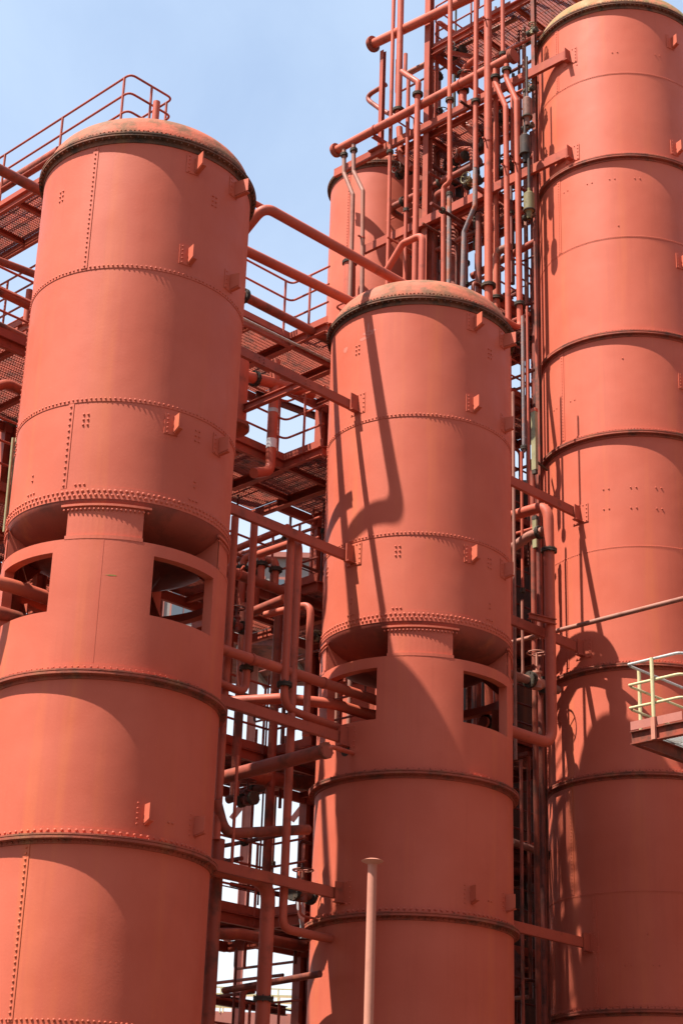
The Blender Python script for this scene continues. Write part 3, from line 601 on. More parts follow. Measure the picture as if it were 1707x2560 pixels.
valve('small pale valve beside the rim of the middle vessel', P(790, 1594, b=1.2), U3, .05, .02, Z3, 'lamp')
valve('shaded valve on the side of the middle tower above the bottom flange', (SP-1.75, .55, 5.0), U3, .10, .2, Z3, 'pipe_dirty_shade')
pipe('thin tube bending into the lower flange of the middle tower', [P(748, 2180, b=.55), P(750, 2290, b=.55), (SP-1.35, .3, zat(4.5, .4, 2305))], .018, bend=.1, name='small_tube')
# torn lagging hanging from the upright pipe
q = P(738, 2290, b=1.05); m = MB(); random.seed(3)
cols, rows = 5, 14; grid = []
for j in range(rows):
    t = j/(rows-1)
    for i in range(cols):
        s_ = i/(cols-1)-.5; wd = .17*(1-.35*t+.15*sin(7*t)); grid.append(W(q[0]+.05+s_*wd+.02*sin(9*t+i)+.03*t, q[1]-.08+.035*sin(11*s_+6*t)+.02*random.random(), q[2]+.28-.62*t+.03*random.random()))
m.add(grid, [(j*cols+i, j*cols+i+1, (j+1)*cols+i+1, (j+1)*cols+i) for j in range(rows-1) for i in range(cols-1)])
tag(ob('torn_lagging', m, 'paper'), 'torn grey lagging hanging from the upright pipe above its foot elbow', 'lagging')

# ------------------------------------------------------------------ pipe rack on the right: header and uprights
AH = 9.95
RG = 'upright pipes of the rack'
pipe('long sloping looking header with blind flanges carrying the hooked pipes', [P(838, 376, a=AH), P(1283, 138, a=AH)], .095, fl=(), blind=(0, 1), clamp=[(0, .24), (0, .72)], group='headers of the rack', name='header_pipe')
pipe('upper header with a blackened end flange beyond the rack', [P(930, 110, a=10.2), P(1180, -10, a=10.2), P(1330, -85, a=10.2)], .11, blind=(0,), group='headers of the rack', name='header_pipe')
TOP = 27.2
def run(label, pix, r, mat='pipe', a=AH, up=None, dn=None, **k):
    pts = [P(x, y, a=a) for x, y in pix]
    if up is not None: pts[0] = (pts[0][0], pts[0][1], up)
    if dn is not None: q = pts[-1]; pts.append((q[0], q[1], dn))
    return pipe(label, pts, r, mat, group=RG, **k)
run('slim upright pipe left of the widest left pipe, flanged under the header', [(984, 0), (975, 375), (971, 590)], .044, a=10.12, up=TOP, dn=9, fl=[(1, .02)], bend=0)
run('wide upright pipe joined by a side branch, flanged above the header', [(1002, 0), (996, 272), (995, 300)], .073, a=10.1, up=TOP, fl=[(1, .1)], bend=0)
run('branch pipe swinging right and dropping in front of the rack', [(1004, 178), (1022, 190), (1046, 205), (1044, 235), (1037, 690)], .066, a=9.84, dn=9, fl=[(3, .0)], bend=.12)
run('slim upright pipe behind the swinging branch', [(1021, 190), (1012, 690)], .044, a=10.14, dn=9, fl=[(0, .68)], k=1.4)
run('upright pipe flanged under the header, feeding a small elbow below', [(1125, 0), (1124, 245), (1124, 455), (1108, 466), (1108, 700)], .052, a=9.88, up=TOP, dn=9, fl=[(1, .02)], bend=.1)
run('grey peeling upright pipe ending at the elbow', [(1123, 480), (1121, 715)], .050, 'peel', a=9.95, dn=9, k=1.3, fl=[(0, .02)])
run('upright pipe with peeling grey lower half and a sideways jog', [(1191, 0), (1189, 262)], .054, a=9.88, up=TOP, dn=20.9, fl=[(0, .98)])
run('peeling grey and rust jogged pipe under the header', [(1189, 264), (1187, 515), (1160, 580), (1156, 740)], .052, 'peel', a=9.88, dn=9, bend=.1)
run('widest upright pipe with clamps and a flange above the middle dome', [(1219, 0), (1221, 714), (1221, 760)], .082, a=9.88, up=TOP, dn=9, fl=[(1, .0)], bend=0, clamp=[(0, .30), (0, .63)])
run('upright pipe half hidden behind the widest one', [(1239, 195), (1240, 620)], .055, a=10.42, dn=9)
run('jogged pipe hooked under the right end of the header', [(1238, 172), (1238, 206), (1264, 266), (1270, 790)], .058, dn=9, fl=[(0, .6)], bend=.14, clamp=[(2, .30)])
run('second jogged pipe next to the header end with an elbow foot', [(1266, 160), (1266, 195), (1291, 252), (1299, 800)], .058, bend=.14, fl=[(0, .4), (2, .93)], clamp=[(2, .30)])
q = P(1299, 800, a=AH); pipe('foot elbow turning from the jogged pipe down behind the middle dome', [(q[0], q[1], q[2]+.12), (q[0], q[1], q[2]-.18), (8.7, q[1], q[2]-.2), (8.7, 2.7, q[2]-.2), (8.7, 2.7, 9)], .058, bend=.15, group=RG)
run('slim pipe rising above the right end of the header', [(1256, 0), (1257, 150)], .046, up=TOP, fl=[(0, .96)])
run('brown jogged pipe hooked under the left end of the header', [(860, 362), (860, 432), (882, 486), (879, 620)], .048, 'grey_pipe', dn=9, fl=[(0, .35)], bend=.1)
run('grey jogged pipe next to it in front of the rear tower', [(884, 352), (884, 428), (907, 476), (905, 715)], .048, 'grey_pipe', dn=9, fl=[(0, .3)], bend=.1, clamp=[(2, .5)])
run('brown pipe with an elbow head beside the widest upright', [(1275, 615), (1240, 628), (1240, 760)], .080, 'grey_pipe', a=10.45, dn=9, fl=[(1, .9)], bend=.2)
run('dark brown upright pipe under the lower long beam', [(1196, 535), (1196, 745)], .070, 'pipe_dirty_shade', a=10.5, dn=9)
run('dark red upright pipe with an elbow head inside the rack', [(1130, 470), (1085, 490), (1081, 700)], .095, 'pipe_dirty_shade', a=10.6, dn=9, bend=.25)
run('wide shaded upright pipe deep inside the rack', [(1140, 500), (1137, 720)], .14, 'pipe_dirty_shade', a=11.0, dn=9)
run('short stout pipe with a dark collar standing left of the middle dome', [(874, 655), (872, 790)], .135, 'pipe', a=10.5, dn=9, fl=[(0, .01)], k=1.25)
run('wide upright pipe hanging above the left part of the header', [(998, 318), (1003, 395), (1030, 420)], .073, a=10.5, bend=.25)
run('elbowed pipe with a blackened flange in the heart of the rack', [(1190, 145), (1158, 172), (1156, 300), (1200, 345)], .085, 'pipe', a=10.7, bend=.28, fl=[(1, .10), (1, .42)], k=1.6)
run('looped brown pipe left of the rack', [(965, 210), (910, 242), (955, 275), (1000, 295)], .055, 'pipe_dirty_shade', a=10.6, bend=.15)
run('arched pipe inside the rack below the grating', [(1138, 440), (1140, 372), (1180, 372), (1182, 420)], .065, 'pipe', a=11.0, bend=.2)
GH = 'cross pipes inside the rack'
def cross(label, p, q, a, r, mat='pipe_dirty_shade', **k): return pipe(label, [P(*p, a=a), P(*q, a=a)], r, mat, group=GH, **k)
cross('brown pipe slanting up through the top of the rack', (1020, 180), (1290, 45), 10.8, .055, 'grey_pipe')
cross('brown pipe crossing in front of the rear tower into the rack', (985, 515), (1180, 415), 10.55, .075, 'pipe_dirty_shade', fl=[(0, .12), (0, .60)], k=1.5)
cross('dark cross pipe behind the peeling pipes', (1080, 630), (1260, 545), 10.6, .055)
cross('pale cross pipe behind the widest upright', (1140, 610), (1345, 510), 11.0, .045, 'pipe')
cross('blackened cross pipe below the lower long beam', (1090, 460), (1200, 400), 10.8, .09, fl=[(0, .5)], k=1.45)
cross('brown header section under the elbow head', (1180, 690), (1345, 600), 10.7, .075, 'pipe_dirty_shade')
cross('thin cross pipe near the top right of the rack', (1240, 140), (1365, 75), 10.8, .035, 'pipe', fl=[(0, .8)])
cross('thin red cross pipe beside the hanging filters', (1230, 260), (1345, 205), 10.8, .03, 'pipe')
pipe('loop of pipe turning back left of the rack', [P(985, 505, a=10.55), P(980, 530, a=10.9), P(1040, 560, a=11.4)], .075, 'pipe_dirty_shade', bend=.2, group=GH)
brace('inclined sunlit steel strut behind the header', P(1118, 128, b=3.0), P(1240, 150, b=3.0), .09, .06, 'struts inside the rack', 'steel')
brace('dark strut crossing behind the slim pipes', P(1230, 40, b=2.6), P(1330, 100, b=2.6), .09, .06, 'struts inside the rack', 'steel')
brace('small strut under the grating deck of the rack', P(1075, 120, b=3.9), P(1180, 150, b=3.9), .07, .06, 'struts inside the rack', 'steel')
brace('strut clamping the header to the rack at its left third', (9.95, 5.1, 23.15), (10.5, 5.1, 23.15), .10, .07, 'struts inside the rack')
brace('strut clamping the header to the rack near its right end', (9.95, 2.3, 23.15), (10.5, 2.3, 23.15), .10, .07, 'struts inside the rack')
brace('bracket strut holding the widest upright to the rack', (9.9, 2.15, 20.55), (10.25, 2.15, 20.55), .09, .07, 'struts inside the rack')
for i, (px, py, a, lb) in enumerate(((1168, 205, 10.6, 'round faced valve beside the header middle'), (1182, 455, 10.5, 'dark flanged valve behind the peeling pipe'), (1085, 195, 10.9, 'capped valve in the sunlit part of the rack'), (1330, 78, 10.2, 'brass valve at the top left of the tall tower'), (1322, 223, 10.2, 'brass valve beside the upper hanging filter'), (1320, 316, 10.2, 'pale valve beside the lower hanging filter'), (1322, 540, 10.2, 'green black valve above the brass lantern'))):
    valve(lb, P(px, py, a=a), V3 if i < 3 else -V3, .085 if i < 3 else .05, .12, Z3 if i != 1 else -U3, 'pipe' if i in (0, 2) else 'brass')
# hanging filters / lanterns between rack and tall tower
def filt(label, px, y0, y1, R, mat, a=9.9):
    q = P(px, y0, a=a); zt = q[2]; zb = zat(q[0], q[1], y1); c = W(q[0], q[1], 0).xy; h = zt-zb
    o = thing('hanging_filter', label, 'filter', (c.x, c.y, zb), 'filters hung beside the tall tower')
    ob('filter_body', MB().lathe(c, [(R*.35, zb), (R*.5, zb+h*.08), (R*.55, zb+h*.22), (R, zb+h*.26), (R, zb+h*.80), (R*.6, zb+h*.86), (R*.3, zb+h*.88), (R*.3, zt)], 20), mat, o)
    ob('collar', MB().lathe(c, [(R*.9, zb+h*.235), (R*1.1, zb+h*.24), (R*1.1, zb+h*.27), (R*.9, zb+h*.275)], 20), 'gasket', o)
    ob('feed_pipe', MB().cyl(Vector((c.x, c.y, zt-.02)), Vector((c.x, c.y, zt+.9)), R*.28, 8), 'soot_and_shade', o)
filt('brown hanging filter cylinder near the top of the tall tower', 1317, 232, 312, .10, 'filter')
filt('dark ribbed hanging filter beside the tall tower', 1312, 325, 405, .11, 'soot_and_shade')
filt('brass lantern shaped filter beside the first flange ring of the tall tower', 1322, 470, 545, .11, 'brass')
for px, y0, y1, r, mat, lb in ((1296, 45, 245, .03, 'dark_steel', 'black upright conduit near the tall tower top'), (1309, 70, 330, .045, 'grey_pipe', 'grey upright pipe behind the hanging filters'), (1330, 330, 470, .06, 'dark_steel', 'dark upright pipe behind the brass lantern')):
    vpipe(lb, px, y0, y1+900, r, mat, a=11.2, group='uprights behind the filters')

# ------------------------------------------------------------------ gap between the middle and the tall tower
GBC = 'pipes between the middle and the tall tower'
def up2(label, px, y0, y1, r, mat, a=9.6, **k): q = P(px, y0, a=a); return pipe(label, [q, (q[0], q[1], zat(q[0], q[1], y1))], r, mat, group=GBC, **k)
up2('rusty grey upright pipe ending in a flange in the narrow gap', 1306, 790, 1130, .032, 'peel', fl=[(0, .97)], k=2)
up2('thin red upright pipe in the narrow gap', 1317, 765, 1290, .020, 'pipe', a=9.3)
up2('slim red upright pipe right beside the middle tower', 1282, 980, 1900, .030, 'grey_pipe', a=9.0)
up2('slim sunlit upright pipe under the rusty one', 1303, 1130, 1480, .026, 'pipe', a=9.5, fl=[(0, .99)])
q = P(1305, 1500, a=9.5); pipe('slim upright pipe with a bent foot in the narrow gap', [q, (q[0], q[1], zat(q[0], q[1], 1688)), (q[0]+.3, q[1]+.6, zat(q[0], q[1], 1705))], .026, 'grey_pipe', bend=.1, group=GBC)
up2('brown upright pipe behind the slim ones', 1330, 1150, 2600, .05, 'pipe_dirty_shade', a=10.2)
up2('dark upright pipe deep in the narrow gap', 1345, 1300, 2600, .045, 'dark_steel', a=10.0)
up2('thin shaded upright pipe low in the narrow gap', 1302, 1900, 2600, .03, 'pipe_dirty_shade', a=9.8)
q = P(1370, 1258, a=9.2); zt = zat(q[0], q[1], 1262); zb = zat(q[0], q[1], 1862)
pipe('tall upright pipe in front of the tall tower, elbowed at head and foot', [(q[0], q[1]+1.5, zt+.02), (q[0], q[1], zt), (q[0], q[1], zb), (SP+1.42, q[1]-.0, zb-.02)], .095, 'pipe', bend=.30, fl=[(1, .20), (2, .955)], k=1.5, group=GBC, n=18)
pipe('short brown pipe flanged to the tall upright pipe', [(q[0]+.03, q[1]+.05, zat(q[0], q[1], 1322)), (q[0]+.03, q[1]+.45, zat(q[0], q[1], 1322)), (q[0]-.1, q[1]+1.3, zat(q[0], q[1], 1375))], .085, 'grey_pipe', bend=.4, fl=[(0, .45)], k=1.45, group=GBC)
pq = P(1342, 1706, a=9.75)
pipe('grey pipe with the handwheel valve behind the tall upright pipe', [(pq[0]-1.3, pq[1]+.1, pq[2]), (pq[0]+.6, pq[1], pq[2])], .075, 'grey_pipe', group=GBC)
valve('handwheel valve on the grey pipe between the towers', pq, U3, .11, .38, Z3, 'pink')
brace('steel arm clamping the tall upright pipe', (q[0]-.55, q[1]+.02, zat(q[0], q[1], 1560)), (q[0]+.02, q[1]-.1, zat(q[0], q[1], 1558)), .10, .08, 'struts inside the rack', 'steel', 'I')
pipe('long slender pipe crossing in front of the tall tower', [(9.9, 1.9, 10.47), (9.9, -4.2, 10.44)], .042, 'grey_pipe')
pipe('brown pipe low in the narrow gap', [P(1280, 2105, b=1.2), P(1368, 2140, b=1.2)], .06, 'grey_pipe', group=GBC, fl=[(0, .97)], k=1.5)
cl = P(1335, 1030, a=9.95); zt = cl[2]; zb = zat(cl[0], cl[1], 1175); o = thing('tube_lamp', 'pale upright tube lamp fixed beside the tall tower', 'lamp', W(cl[0], cl[1], zb))
ob('lamp_housing', MB().bar(W(cl[0], cl[1], zb), W(cl[0], cl[1], zt), .10, .075), 'lamp', o, 0); ob('lamp_cap', MB().bar(W(cl[0], cl[1], zt), W(cl[0], cl[1], zt+.07), .11, .085), 'pipe', o, 0); ob('lamp_foot', MB().bar(W(cl[0], cl[1], zb-.08), W(cl[0], cl[1], zb), .085, .07), 'gasket', o, 0)
ob('lamp_bracket', MB().bar(W(cl[0], cl[1], zb+.2), W(cl[0]+.5, cl[1]+.1, zb+.2), .04, .03), 'gasket', o, 0)
cl = P(1338, 1300, a=9.95); zt = cl[2]; zb = zat(cl[0], cl[1], 1370); o = thing('tube_lamp', 'dull tube lamp lower down behind the short brown pipe', 'lamp', W(cl[0], cl[1], zb))
ob('lamp_housing', MB().bar(W(cl[0], cl[1], zb), W(cl[0], cl[1], zt), .09, .075), 'lamp', o, 0); ob('lamp_cap', MB().bar(W(cl[0], cl[1], zt), W(cl[0], cl[1], zt+.07), .10, .085), 'gasket', o, 0)
# staircase in the dark gap
o = thing('steel_staircase', 'dark steel staircase in the gap behind the lowest brace', 'staircase', W(11.4, 1.75, GZ))
for sd in (0, .75):
    for fl_ in range(3):
        z0 = GZ+fl_*3.3; p, q_ = (10.6+sd*.7, 1.65+sd*.7, z0), (8.6+sd*.7, 3.6+sd*.7, z0+3.2)
        if fl_ % 2: p, q_ = (8.6+sd*.7, 3.6+sd*.7, z0), (10.6+sd*.7, 1.65+sd*.7, z0+3.2)
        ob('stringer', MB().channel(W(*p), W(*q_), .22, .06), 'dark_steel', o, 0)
        if sd == 0:
            for i in range(14):
                t = (i+.5)/14; a_, b_, z_ = (p[j]+(q_[j]-p[j])*t for j in range(3)); c = W(a_+.26, b_+.26, z_)
                ob('tread', MB().box(c, (U3+V3).normalized()*.36, (U3-V3).normalized()*.12, Vector((0, 0, .015))), 'galv' if i % 5 == 2 else 'dark_steel', o, 0)

# ------------------------------------------------------------------ platform at the right edge, in front of the tall tower
c0 = (7.7, -2.86); zp = 7.62
o = thing('side_platform', 'platform with cream railing standing in front of the tall tower', 'platform', W(c0[0]+1, c0[1]-2, zp-.3))
A1_, B1_ = c0[0], c0[1]
for i in range(3):
    for j in range(4): panel(o, A1_+.1+i*.8, A1_+.88+i*.8, B1_-.95-j*.85, B1_-.12-j*.85, zp-.02, GRZ)
def plat_beam(p, q_, mat='pipe_dirty_shade'): ob('edge_beam', MB().ibeam(W(*p, zp-.14), W(*q_, zp-.14), .2, .10), mat, o, 0)
plat_beam((A1_, B1_), (A1_, B1_-3.6)); plat_beam((A1_+.06, B1_-.05), (A1_+2.6, B1_-.06)); plat_beam((A1_+2.6, B1_), (A1_+2.6, B1_-3.6)); plat_beam((A1_+.06, B1_-1.5), (A1_+2.55, B1_-1.5)); plat_beam((A1_+.06, B1_-2.9), (A1_+2.55, B1_-2.9))
def tube_p(name, pts, r, mat, R=.12): ob(name, MB().tube(fillet([W(*p) for p in pts], R, 6), r, 10), mat, o)
ends = [(1.03, 'galv'), (.70, 'cream'), (.34, 'cream')]
for i, (h, mt) in enumerate(ends):
    nm = ('top_rail', 'middle_rail', 'knee_rail')[i]
    tube_p(nm, [(A1_, B1_+.02, zp+h), (A1_, B1_-.93, zp+h), (A1_+.9, B1_-.96, zp+h-.01)], .021, mt, .12)
    tube_p(nm, [(A1_+.02, B1_, zp+h-.025), (A1_+2.6, B1_-.0, zp+h-.025)], .020, mt if i else 'galv', .1)
for a_, b_ in ((A1_-.05, B1_-.44), (A1_+.30, B1_+.04), (A1_+1.7, B1_+.04), (A1_+.6, B1_-1.0)):
    ob('railing_post', MB().cyl(W(a_, b_, zp-.10), W(a_, b_, zp+1.03), .030, 10), 'cream', o)
ob('post_foot', MB().bar(W(A1_-.06, B1_-.44, zp-.24), W(A1_-.06, B1_-.44, zp+.10), .07, .05), 'pink', o, 0)
ob('toe_plate', MB().bar(W(A1_-.02, B1_, zp+.05), W(A1_-.02, B1_-.92, zp+.05), .01, .13), 'pinkfar', o, 0); ob('toe_plate', MB().bar(W(A1_, B1_-.97, zp+.05), W(A1_+.9, B1_-.97, zp+.05), .01, .13), 'steel', o, 0)
ob('support_post', MB().ibeam(W(A1_+1.3, B1_-2.9, GZ), W(A1_+1.3, B1_-2.9, zp-.25), .2, .2), 'steel', o, 0)

# ------------------------------------------------------------------ vent post in front of the middle tower
q = P(931, 2152, y=19.2); c = W(q[0], q[1], 0).xy; zt = q[2]
o = thing('vent_post', 'pale pink vent post with a mushroom cap in front of the middle tower', 'vent pipe', (c.x, c.y, GZ))
ob('vent_pipe', MB().lathe(c, [(.056, GZ), (.050, zt-.02)], 24), 'pink', o)
ob('mushroom_cap', MB().lathe(c, [(.048, zt-.05), (.062, zt-.036), (.116, zt-.014), (.122, zt-.006), (.07, zt+.012), (.001, zt+.026)], 28), 'pink', o)

# ------------------------------------------------------------------ far background in the sky gap
def far(px, py, y): d = rayd(px, py); return d*(y/d.y)
Y = 62.; pL, pR = far(560, 1400, Y), far(1000, 1400, Y); zt = far(740, 1398, Y).z; zb = far(680, 1612, Y).z; x0, x1 = -9.0, 6.0
o = thing('conveyor_gallery', 'grey brick conveyor gallery with red framed windows raised on legs behind the towers', 'building', (0, Y, GZ))
def bx(m, xa, xb, ya, yb, za, zb_): return m.hexa([Vector(v) for v in ((xa, ya, za), (xb, ya, za), (xb, yb, za), (xa, yb, za), (xa, ya, zb_), (xb, ya, zb_), (xb, yb, zb_), (xa, yb, zb_))])
ob('wall', bx(MB(), x0, x1, Y, Y+5, zb+.25, zt), 'brick', o, 0)
m = bx(MB(), x0-.2, x1+.2, Y-.2, Y+5.2, zt, zt+.2); ob('roof', m, 'pinkfar', o, 0)
for i in range(12):
    xa = x0+.4+i*1.22; wn = ob('window', bx(MB(), xa, xa+1.0, Y-.06, Y+.05, zb+.9, zt-.75), 'pinkfar', o, 0)
    for r_ in range(2):
        for c_ in range(2): ob('pane', bx(MB(), xa+.06+c_*.46, xa+.48+c_*.46, Y-.075, Y-.03, zb+.96+r_*(zt-zb-1.75)/2, zb+.90+(r_+1)*(zt-zb-1.75)/2), 'glass', wn, 0)
ob('underside', bx(MB(), x0, x1, Y+.1, Y+4.9, zb, zb+.24), 'dark_steel', o, 0)
for i in range(9): ob('floor_beam', MB().bar(Vector((x0+i*1.8, Y+.2, zb-.1)), Vector((x0+i*1.8+.9, Y+4.8, zb-.1)), .15, .2), 'brick', o, 0)
for px in (634, 556, 780):
    p = far(px, 1700, Y+2); ob('trestle_leg', MB().ibeam(Vector((p.x, Y+2, GZ)), Vector((p.x+.0, Y+2, zb)), .32, .26, .03, .03, Vector((1, 0, 0))), 'pinkfar', o, 0)
    for zz_ in (6, 10.5, 15): ob('haunch', MB().bar(Vector((p.x-.55, Y+2.3, zz_)), Vector((p.x+.1, Y+2.3, zz_+.9)), .12, .2), 'pinkfar', o, 0)
Y = 82.; o = thing('footbridge', 'distant footbridge with cream railings at the foot of the sky gap', 'footbridge', (-4, Y, GZ)); zf = far(640, 2536, Y).z
ob('deck', bx(MB(), -9, 2.5, Y, Y+2.5, zf-.5, zf), 'pinkfar', o, 0)
for yy in (Y, Y+2.5):
    for i, h in enumerate((.28, .55, .82, 1.1)): ob(('knee_rail', 'lower_rail', 'middle_rail', 'top_rail')[i], MB().bar(Vector((-9, yy, zf+h)), Vector((2.5, yy, zf+h)), .04, .055), 'cream', o, 0)
    for i in range(14): ob('railing_post', MB().bar(Vector((-8.9+i*.85, yy, zf)), Vector((-8.9+i*.85, yy, zf+1.12)), .045, .045), 'cream', o, 0)
for x in (-8.5, 2): ob('bridge_leg', MB().bar(Vector((x, Y+1.2, GZ)), Vector((x, Y+1.2, zf-.5)), .3, .3), 'pinkfar', o, 0)
Y = 95.; o = thing('distant_shed', 'distant red plant building along the bottom of the sky gap', 'building', (-4, Y, GZ)); zs = far(650, 2535, Y).z
ob('wall', bx(MB(), -22, 8, Y, Y+12, GZ, zs-.3), 'pinkfar', o, 0); ob('roof', bx(MB(), -22.3, 8.3, Y-.3, Y+12.3, zs-.3, zs), 'pinkfar', o, 0)
for i in range(12): ob('window', bx(MB(), -20+i*2.3, -18.6+i*2.3, Y-.05, Y+.05, zs-3.2, zs-1.4), 'glass', o, 0)

# ------------------------------------------------------------------ assumed halls out of view, added to bounce warm light and block sky
def hall(label, x0, x1, y0, y1, h, face):
    o = thing('added_hall', label, 'building', ((x0+x1)/2, (y0+y1)/2, GZ), 'brick halls added out of view')
    ob('wall', bx(MB(), x0, x1, y0, y1, GZ, h), 'redbrick', o, 0); ob('roof', bx(MB(), x0-.4, x1+.4, y0-.4, y1+.4, h, h+.5), 'dark_steel', o, 0)
    if face == 'x':
        for i in range(int((y1-y0)/4)):
            yy = y0+2+i*4
            ob('pier', bx(MB(), x0-.18, x0+.05, yy-1.9, yy-1.5, GZ+.01, h-.4), 'steel', o, 0)
            for k in range(3): ob('window', bx(MB(), x0-.06, x0+.05, yy-.7, yy+1.2, 1+k*6, 4.2+k*6), 'glass', o, 0)
    else:
        for i in range(int((x1-x0)/4)):
            xx = x0+2+i*4
            ob('pier', bx(MB(), xx-1.9, xx-1.5, y1-.05, y1+.18, GZ+.01, h-.4), 'steel', o, 0)
            for k in range(2): ob('window', bx(MB(), xx-.7, xx+1.2, y1-.05, y1+.06, 1+k*6, 4.2+k*6), 'glass', o, 0)
hall('unseen long red brick hall added beyond the tall tower for warm bounce', 19, 34, -8, 48, 21, 'x')
hall('unseen red brick hall added behind the viewer to block sky light', -26, 12, -34, -16, 15, 'y')

# duct added for the shaded depth of the rack, scuffs on the paint
q = P(1076, 385, a=11.9); m = MB().bar(W(q[0], q[1], GZ), W(q[0], q[1], q[2]), .36, .36, U3); o = tag(ob('shade_duct', m, 'dark_steel', smooth=0), 'blackened square duct standing inside the rack behind the upright pipes', 'duct')
for i in range(6): ob('duct_flange', MB().bar(W(q[0], q[1], q[2]-1.2-i*1.9), W(q[0], q[1], q[2]-1.26-i*1.9), .44, .44, U3), 'gasket', o, 0)
def scuff(T, th, z, w_, h_, r, mat, seed):
    rnd = random.Random(seed); m = MB(); n = 14; pts = []
    for i in range(n):
        t = 2*pi*i/n; k = .55+.45*rnd.random(); pts.append(T.at(th+math.degrees(w_/r)*cos(t)*k, r, z+h_*sin(t)*k))
    m.add(pts, [tuple(range(n))]); T.part('paint_scuff', m, mat)
paint('faded', (.46, .19, .15), (.48, .13, .085), amt=.3, dscale=8, lo=.5, dirt=(.45, .11, .065)); paint('moss', (.22, .20, .05), (.34, .14, .05), amt=.3, dscale=20)
scuff(TB, -36, 14.02, .16, .06, 1.5115, 'faded', 1); scuff(TB, -40, 13.94, .12, .035, 1.5115, 'faded', 2); scuff(TB, -37, 14.1, .02, .12, 1.5115, 'faded', 5); scuff(TB, -57, 13.9, .07, .07, 1.5115, 'faded', 6)
scuff(TA, 5.5, 7.96, .10, .009, 1.5095, 'moss', 3)

# ------------------------------------------------------------------ tangle of thin service pipes behind the towers
def tangle(n, seed, ra, rb, rz, label, group, mats, rr=(.014, .045), vert=.34):
    rnd = random.Random(seed)
    for i in range(n):
        a, b, z = rnd.uniform(*ra), rnd.uniform(*rb), rnd.uniform(*rz); r = rnd.uniform(*rr); k = rnd.random(); l = rnd.uniform(.8, 2.6)
        h = (rz[1]-rz[0])*rnd.uniform(.15, .4)
        if k < vert: pts = [(a, b, z), (a, b, z+h)] if rnd.random() < .5 else [(a, b, z), (a, b, z+h), (a+rnd.choice((-1, 1))*l*.5, b, z+h)]
        elif k < .62: pts = [(a-l/2, b, z), (a+l/2, b, z)] if rnd.random() < .6 else [(a-l/2, b, z), (a+l/2, b, z), (a+l/2, b, z-l*.5)]
        else: pts = [(a, b-l/2, z), (a, b+l/2, z)] if rnd.random() < .6 else [(a, b-l/2, z), (a, b+l/2, z), (a, b+l/2, z+l*.4)]
        mt = rnd.choice(mats); dr = 'upright' if k < vert else 'level'; sh = 'bent ' if len(pts) > 2 else ''; cl = {'pipe_dirty_shade': 'stained red', 'dark_steel': 'dark', 'steel': 'red', 'gasket': 'black', 'grey_pipe': 'brown', 'pipe': 'bright red'}[mt]
        pipe(f"{'thin' if r < .03 else 'medium'} {cl} {sh}{dr} {label}", pts, r, mt, fl=[(0, rnd.uniform(.2, .8))] if r > .025 and rnd.random() < .5 else (), group=group, n=8, k=1.9)
DM = ['pipe_dirty_shade', 'dark_steel', 'dark_steel', 'pipe_dirty_shade', 'steel']  # dark palette, shade behind the towers included in the colours
tangle(72, 11, (3.4, 8.4), (2.2, 5.6), (.6, 11.8), 'service pipe in the shaded tangle behind the first sky gap', 'service pipes behind the first sky gap', DM, (.011, .040))
tangle(78, 12, (9.3, 12.4), (1.2, 4.4), (.2, 13.2), 'service pipe in the dark slot beside the tall tower', 'service pipes in the dark slot', ['dark_steel', 'pipe_dirty_shade', 'dark_steel', 'gasket', 'grey_pipe'], (.014, .055))
tangle(40, 13, (9.9, 12.4), (1.4, 3.6), (12.6, 20.5), 'service pipe in the upper slot beside the tall tower', 'service pipes in the upper slot', DM)
tangle(62, 14, (10.5, 12.4), (1.6, 4.9), (17.8, 26.2), 'service pipe inside the rack behind the uprights', 'service pipes inside the rack', ['pipe_dirty_shade', 'pipe', 'dark_steel', 'pipe', 'gasket'], (.014, .05), .5)
tangle(12, 15, (.8, 3.0), (2.6, 5.4), (6.0, 13.5), 'service pipe at the far side of the first tower', 'service pipes beyond the first tower', DM)
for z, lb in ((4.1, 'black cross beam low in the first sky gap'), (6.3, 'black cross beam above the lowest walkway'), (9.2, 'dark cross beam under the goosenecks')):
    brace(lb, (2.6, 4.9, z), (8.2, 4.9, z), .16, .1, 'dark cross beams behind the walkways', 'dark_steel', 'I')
for i, (a, b, z, lb) in enumerate(((9.5, 1.5, 11.9, 'black valve high in the dark slot'), (9.7, 1.35, 9.9, 'valve just above the handwheel valve pipe'), (9.4, 1.2, 6.4, 'black valve low in the dark slot'), (9.6, 1.4, 4.4, 'lowest black valve in the dark slot'), (4.6, 2.2, 6.7, 'black valve under the shaded walkway'), (3.9, 1.9, 9.3, 'dark valve under the header pipe'))):
    valve(lb, (a, b, z), U3 if i % 2 else V3, .08, .18, Z3, 'dark_steel' if i != 1 else 'pipe_dirty_shade')

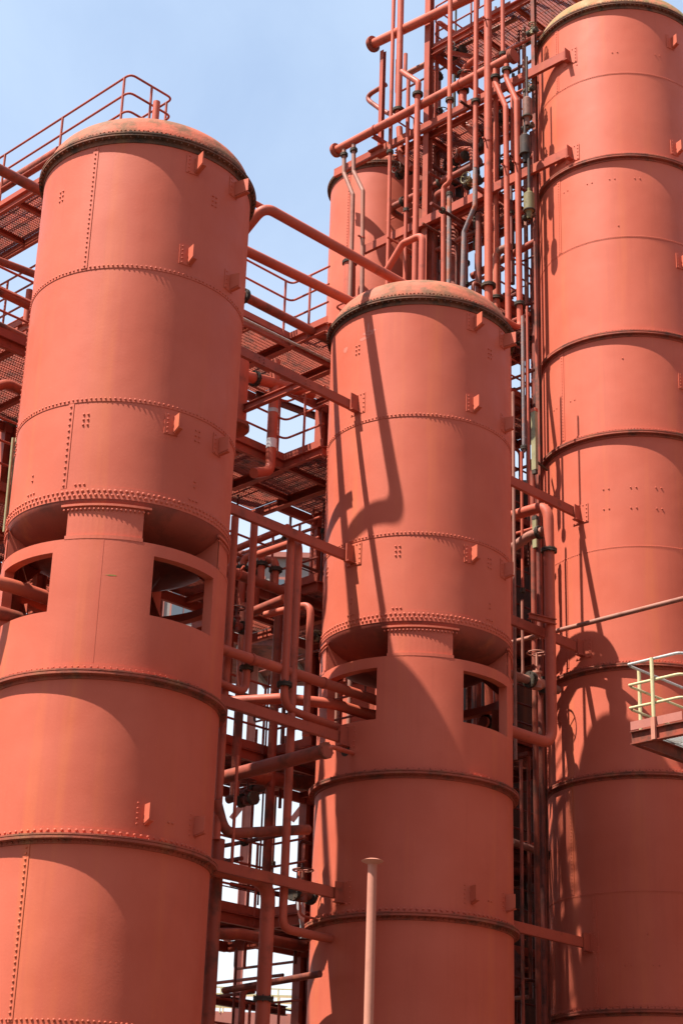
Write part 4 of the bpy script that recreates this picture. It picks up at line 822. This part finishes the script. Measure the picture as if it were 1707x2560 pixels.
# ------------------------------------------------------------------ dark drums and extra fittings in the heart of the rack
def drum(label, px, py, a, r, z0, mat='dark_steel'):
    q = P(px, py, a=a); c = W(q[0], q[1], 0).xy; o = thing('upright_drum', label, 'drum', (c.x, c.y, z0), 'drums inside the rack'); zt = q[2]
    ob('drum_body', MB().lathe(c, [(r*.3, z0-.15), (r*.8, z0-.06), (r, z0+.05), (r, zt-.05), (r*.8, zt+.06), (r*.25, zt+.14), (.001, zt+.15)], 28), mat, o)
    for z in (z0+.6, (z0+zt)/2, zt-.5):
        m = MB().lathe(c, [(r, z-.03), (r+.05, z-.03), (r+.05, z+.03), (r, z+.03)], 28)
        for i in range(16): t = 2*pi*i/16; p = Vector((c.x+(r+.03)*sin(t), c.y-(r+.03)*cos(t), z)); m.cyl(p-Vector((0, 0, .05)), p+Vector((0, 0, .05)), .012, 6)
        ob('flange', m, 'gasket', o)
    for k in range(3): t = 2*pi*k/3; p = Vector((c.x+r*.8*sin(t), c.y-r*.8*cos(t), 0)); ob('support_leg', MB().cyl(Vector((p.x, p.y, GZ)), Vector((p.x, p.y, z0+.1)), .05, 8), mat, o)
drum('blackened upright drum behind the peeling pipes in the rack', 1135, 430, 11.9, .30, 14.0, 'soot_and_shade')
drum('slim blackened drum left of it in the rack', 1068, 470, 12.3, .22, 14.0, 'dark_steel')
drum('dull red drum high in the rack behind the header', 1085, 190, 11.0, .16, 22.98, 'pipe_dirty_shade')
for px, py, a, lb in ((1010, 430, 10.55, 'black flanged valve beside the rear tower dome'), (1150, 395, 10.7, 'black valve above the blackened drum'), (1205, 360, 10.7, 'round dark valve between two uprights below the header'), (1250, 300, 10.6, 'dark valve behind the jogged pipes'), (1105, 300, 10.7, 'valve under the upper long rack beam'), (1145, 130, 10.6, 'valve hung under the top grating deck'), (1225, 500, 10.8, 'black valve behind the widest upright'), (1265, 420, 10.7, 'small black valve left of the brass lantern')):
    valve(lb, P(px, py, a=a), V3, .085, .14, -U3 if py % 3 else Z3, 'soot_and_shade' if py % 2 == 0 else 'pipe_dirty_shade')
